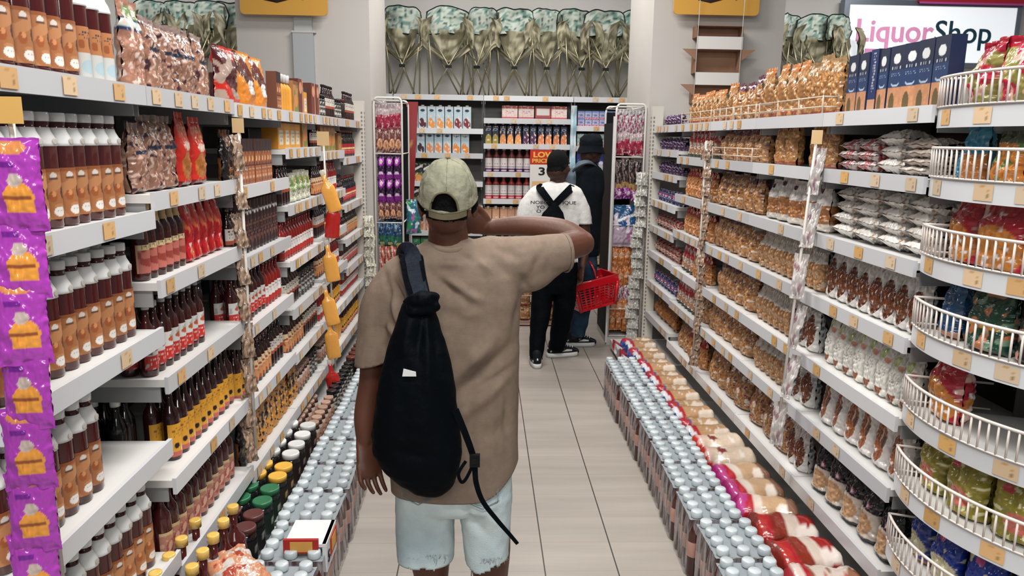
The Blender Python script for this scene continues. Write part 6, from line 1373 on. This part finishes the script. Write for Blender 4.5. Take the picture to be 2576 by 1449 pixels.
FLW, FRW = Vector((.43, 5.73, .09)), Vector((.62, 5.98, .09))
limb(b, [A(1365, 690, YW), A(1356, 790, YW-.03), FLW], [.08, .055, .035]); limb(b, [A(1425, 690, YW), A(1415, 790, YW+.04), FRW], [.08, .055, .035])
zw = hw.z
p2('body', sculpt('body', b, .006, ['skin_dark', 'hair'], 4, matsel=lambda p: 1 if (p-hw-Vector((-.022, -.024, .030))).length < .103 + .003*noise.noise(p*60) else 0))
eyes(P2, lambda x, y, z: tuple(Vector(q2(x, y, z))-Vector(P2.location)))
b = MB()
def r2(y, xl, xr, d, Y=YW): return (A(xl, y, Y).x, A(xr, y, Y).x, Y, d, A(1400, y, Y).z)
rings(b, [r2(456, 1384, 1424, .05), r2(464, 1362, 1444, .07), r2(478, 1338, 1464, .095), r2(505, 1326, 1468, .12), r2(560, 1326, 1464, .125), r2(620, 1330, 1456, .125), r2(690, 1332, 1454, .13)], seg=36, e=2.3)
limb(b, [A(1352, 490, YW), A(1328, 520, YW), A(1318, 560, YW), A(1312, 600, YW)], [.075, .07, .066, .064])
limb(b, [A(1440, 490, YW), A(1458, 520, YW), A(1466, 555, YW), A(1470, 600, YW)], [.08, .074, .07, .068])
zs = A(1460, 562, YW).z; zh = A(1400, 656, YW).z; xl_, xr_ = A(1333, 570, YW).x, A(1453, 570, YW).x
p2('t_shirt', sculpt('t_shirt', b, .009, ['white_tee'], 5, lambda p, n: p+n*(.008*noise.noise(Vector((p.x*8, p.y*8, p.z*5)))+.003*noise.noise(p*26)), lambda p: p.z < zh or (p.z < zs and (p.x < xl_ or p.x > xr_)), thick=.004, snap=lambda p: Vector((p.x, p.y, zh if p.z < (zh+zs)/2 else zs))))
b = MB(); rings(b, [r2(620, 1342, 1446, .10), r2(660, 1338, 1452, .125), r2(715, 1337, 1452, .125), r2(735, 1345, 1446, .1)], seg=32)
def trouser(rows): 
    rings(b, [(A(xl, y, Y).x, A(xr, y, Y).x, Y, d, A((xl+xr)/2, y, Y).z) for y, xl, xr, d, Y in rows], seg=24, e=2.2)
trouser([(700, 1337, 1392, .11, YW), (770, 1336, 1388, .10, YW-.03), (830, 1333, 1376, .085, YW-.07), (893, 1331, 1366, .075, YW-.12), (900, 1333, 1364, .06, YW-.12)])
trouser([(700, 1394, 1452, .11, YW), (770, 1392, 1446, .10, YW+.03), (830, 1384, 1432, .085, YW+.08), (874, 1382, 1421, .08, YW+.12), (881, 1384, 1419, .06, YW+.12)])
p2('trousers', sculpt('trousers', b, .009, ['black_cloth'], 4, lambda p, n: p+n*(.006*noise.noise(Vector((p.x*10, p.y*10, p.z*14))))))
add_shoe(P2, .43-.57, 5.77-YW, pi/2+.05, .29, z0=.0, pitch=.0)
add_shoe(P2, .665-.57, 6.0-YW, .25, .29)
def bw(px, py, dY=-.128): return A(px, py, YW+dY)
tw = [o for o in P2.children if o.name.startswith('t_shirt')][0]
for s1, px, py, sz in (('NOBODY', 1334, 513, .034), ('IQUE', 1415, 514, .034), ('YO', 1349, 525, .034), ('O', 1349, 535, .034)):
    v = bw(px, py, -.155); t_ = txt('back_print', s1, sz, v, c('23272f'), tw, ext=.001, sx=1.35, bold=.0006)
dg = link('drawstring_bag', None, None, A(1395, 540, YW-.17)); tag(dg, 'small black bag with crossed straps on the white T-shirt', 'backpack'); dl = Vector(dg.location)
def dgp(name, mb, mat='black_cloth'):
    me = mb.mesh(name); me.materials.clear(); me.materials.append(MAT[mat]); o = link(name, me, dg); o.location = -dl
dgp('strap', ribbon([A(1362, 473, YW-.0), A(1358, 472, YW-.07), A(1364, 482, YW-.13), A(1385, 510, YW-.155), A(1402, 535, YW-.16)], .062, .05, .008)); dgp('strap', ribbon([A(1434, 474, YW-.0), A(1436, 474, YW-.07), A(1424, 486, YW-.13), A(1400, 510, YW-.155), A(1378, 535, YW-.16)], .062, .05, .008))
b = MB(); rings(b, [(A(1383, 505, YW).x, A(1396, 505, YW).x, YW-.155, .02, A(1390, 505, YW).z), (A(1362, 530, YW).x, A(1412, 530, YW).x, YW-.165, .03, A(1390, 530, YW).z), (A(1348, 560, YW).x, A(1420, 560, YW).x, YW-.18, .05, A(1390, 560, YW).z), (A(1350, 600, YW).x, A(1418, 600, YW).x, YW-.18, .05, A(1390, 600, YW).z), (A(1360, 620, YW).x, A(1405, 620, YW).x, YW-.17, .03, A(1390, 620, YW).z)], seg=24)
o = link('bag_body', sculpt('bag_body', b, .008, ['black_cloth'], 3, lambda p, n: p+n*.006*noise.noise(p*20)), dg); o.location = -dl

# ---- the man in the bucket hat
YH = 6.3
P3_ = link('person', None, None, (.85, YH, 0)); P3_['label'] = 'person in black bucket hat, black T-shirt and blue jeans holding a red basket'; P3_['category'] = 'person'
def p3(name, me, parent=P3_):
    o = link(name, me, parent)
    if parent is P3_: o.location = -Vector(P3_.location)
    return o
b = MB(); hh = A(1486, 378, YH)
q3 = head_prims(b, hh, .97, -1.1, ([A(1480, 405, YH), A(1476, 425, YH)], [.056, .066]), ear=.9)
WH = A(1492, 600, YH-.06)
limb(b, [A(1497, 440, YH-.03), A(1488, 500, YH-.05), A(1486, 545, YH-.05), WH], [.055, .046, .037, .028])
hand(b, WH, A(1500, 640, YH-.06)-WH, (.1, -.9, 0), (.9, .1, -.3), L=.95, spread=.002)
limb(b, [A(1445, 440, YH+.12), A(1450, 520, YH+.15), A(1470, 590, YH+.2)], [.05, .04, .03]); hand(b, A(1470, 592, YH+.2), (.3, .3, -1), (0, -1, 0), (.9, 0, 0), L=.9)
rings(b, [(A(1455, 420, YH).x, A(1500, 420, YH).x, YH, .1, A(1480, 420, YH).z), (A(1448, 520, YH).x, A(1508, 520, YH).x, YH, .13, A(1480, 520, YH).z), (A(1448, 620, YH).x, A(1500, 620, YH).x, YH, .13, A(1480, 620, YH).z)])
F3, F4 = Vector((.80, YH+.0, .09)), Vector((.74, YH+.25, .09))
limb(b, [A(1478, 640, YH), A(1470, 740, YH), F3], [.08, .055, .035]); limb(b, [A(1470, 640, YH+.1), A(1450, 740, YH+.2), F4], [.08, .055, .035])
p3('body', sculpt('body', b, .007, ['skin_dark'], 4)); eyes(P3_, lambda x, y, z: tuple(Vector(q3(x, y, z))-Vector(P3_.location)))
def r3(y, xl, xr, d, Y=YH): return (A(xl, y, Y).x, A(xr, y, Y).x, Y, d, A(1480, y, Y).z)
b = MB(); rings(b, [r3(406, 1464, 1496, .06), r3(414, 1452, 1504, .09), r3(430, 1444, 1511, .14), r3(480, 1440, 1516, .17), r3(560, 1440, 1512, .16), r3(640, 1442, 1506, .16)], seg=32, e=2.3)
limb(b, [A(1496, 440, YH-.05), A(1500, 470, YH-.08), A(1494, 500, YH-.09)], [.075, .07, .066])
p3('t_shirt', sculpt('t_shirt', b, .009, ['black_tee'], 4, lambda p, n: p+n*.006*noise.noise(p*9)))
b = MB(); rings(b, [r3(600, 1446, 1500, .12), r3(660, 1446, 1502, .14), r3(700, 1448, 1500, .12)], seg=28)
for X_ in ([(680, 1452, 1501, .10, YH), (760, 1446, 1490, .09, YH+.0), (820, 1436, 1478, .085, YH), (845, 1434, 1470, .08, YH)], [(680, 1446, 1490, .10, YH+.12), (760, 1434, 1474, .09, YH+.2), (830, 1424, 1462, .085, YH+.26)]): trouser(X_)
p3('jeans', sculpt('jeans', b, .009, ['dark_denim'], 4, lambda p, n: p+n*.008*noise.noise(Vector((p.x*10, p.y*10, p.z*16)))))
add_shoe(P3_, .85-.85, .02, .05, .29, cols=('10161f', 'b9bcbc')); add_shoe(P3_, .79-.85, .27, .3, .29, cols=('10161f', 'b9bcbc'))
b = MB(); H = A(1487, 372, YH); tz = A(1485, 337, YH).z
b.grid(lambda u, v: (H.x+(.096+.012*noise.noise(Vector((cos(2*pi*u)*2.5, sin(2*pi*u)*2.5, v*4+7)))*min(1, v*4))*max(0, 1-v**4.5)**.55*cos(2*pi*u), H.y+.112*max(0, 1-v**3.2)**.6*sin(2*pi*u), H.z+.015+(tz-H.z-.015)*v+.016*noise.noise(Vector((cos(2*pi*u)*2, sin(2*pi*u)*2, v*3)))*v), 40, 18, c('05090b'), 'matte', cu=True)
b.grid(lambda u, v: (H.x+(.095+.022*v)*cos(2*pi*u), H.y+(.111+.022*v)*sin(2*pi*u), H.z+.017-.055*v+.006*sin(2*pi*u*3)*v), 40, 5, c('05090b'), 'matte', cu=True)
b.grid(lambda u, v: (H.x+(.093+.022*v)*cos(2*pi*u), H.y+(.109+.022*v)*sin(2*pi*u), H.z+.014-.055*v+.006*sin(2*pi*u*3)*v), 40, 5, c('05090b'), 'matte', cu=True, flip=True)
hm = b.mesh('bucket_hat'); hm.materials.clear(); hm.materials.append(MAT['black_tee']); p3('bucket_hat', hm)
gb = link('backpack', None, None, (.70, YH+.1, 1.5)); tag(gb, 'grey-blue backpack on the back of the person in the bucket hat', 'backpack'); gl_ = Vector(gb.location)
b = MB(); rings(b, [r3(424, 1436, 1452, .07, YH+.04), r3(440, 1424, 1458, .12, YH+.04), r3(480, 1420, 1458, .13, YH+.04), r3(560, 1422, 1456, .12, YH+.04)], seg=24)
o = link('bag_body', sculpt('bag_body', b, .009, ['grey_cloth'], 3, lambda p, n: p+n*.006*noise.noise(p*16)), gb); o.location = -gl_
me = ribbon([A(1444, 430, YH-.1), A(1452, 416, YH-.14), A(1470, 408, YH-.13), A(1488, 409, YH-.1), A(1500, 418, YH-.04)], .045, .045, .012, (0, -.5, .8)).mesh('strap'); me.materials.clear(); me.materials.append(MAT['grey_cloth']); o = link('strap', me, gb); o.location = -gl_

# red shopping basket in his hand
bk = link('shopping_basket', None, None, A(1489, 768, YH-.06)); tag(bk, 'red plastic shopping basket with slotted sides, tilted, held by the person in the hat', 'basket')
bk.rotation_euler = (0, -.17, .35)
RC = c('b5121f'); mb = MB(); BW, BD, BH = .40, .28, .25
def wall(pf, nu, nv):
    for j in range(nv):
        for i in range(nu):
            u0, u1, v0, v1 = i/nu, (i+1)/nu, j/nv, (j+1)/nv; off = 0
            cu_, cv_ = (u0+u1)/2, (v0+v1)/2; k0 = len(mb.v); ns = 12
            for q in range(ns):
                a = 2*pi*q/ns+pi/ns; mb.v.append(pf(cu_+(u1-u0)*.40*cos(a), cv_+(v1-v0)*.32*sin(a)))
            for q in range(ns):
                a = 2*pi*q/ns+pi/ns; m_ = max(abs(cos(a)), abs(sin(a))); mb.v.append(pf(cu_+(u1-u0)*.5*cos(a)/m_, cv_+(v1-v0)*.5*sin(a)/m_))
            for q in range(ns): mb.face([k0+q, k0+(q+1) % ns, k0+ns+(q+1) % ns, k0+ns+q], RC, 'gloss')
def bf(sx, ax, s_):
    def f(u, v):
        k = .82+.18*v; z = .02+(BH-.07)*v; t = (u-.5)*.86
        return (t*BW*k, s_*BD/2*k, z) if ax == 'x' else (s_*BW/2*k, t*BD*k, z)
    return f
for s_ in (-1, 1): wall(bf(0, 'x', s_), 7, 8); wall(bf(0, 'y', s_), 5, 8)
for sx in (-1, 1):
    for sy in (-1, 1): mb.tube([(sx*BW/2*.80, sy*BD/2*.80, .0), (sx*BW/2*.985, sy*BD/2*.985, BH-.05)], .017, RC, 'gloss')
mb.box(-BW/2*.82, -BD/2*.82, 0, BW/2*.82, BD/2*.82, .02, RC, 'gloss')
for s_ in (-1, 1):
    mb.box(-BW/2, s_*BD/2-.006, BH-.055, BW/2, s_*BD/2+.006, BH, RC, 'gloss'); mb.box(s_*BW/2-.006, -BD/2, BH-.055, s_*BW/2+.006, BD/2, BH, RC, 'gloss')
rimb = MB(); rimb.tube([(-BW/2, -BD/2, BH), (BW/2, -BD/2, BH), (BW/2, BD/2, BH), (-BW/2, BD/2, BH)], .009, c('c02030'), 'gloss', closed=True)
link('basket_body', mb.mesh('basket_body'), bk); link('rim', rimb.mesh('rim'), bk)
hb = MB(); hb.tube([(0, -BD/2, BH-.02), (0, -BD/2*.9, BH+.08), (0, -.06, BH+.145), (0, .06, BH+.145), (0, BD/2*.9, BH+.08), (0, BD/2, BH-.02)], .008, c('b5121f'), 'gloss'); link('handle', hb.mesh('handle'), bk)
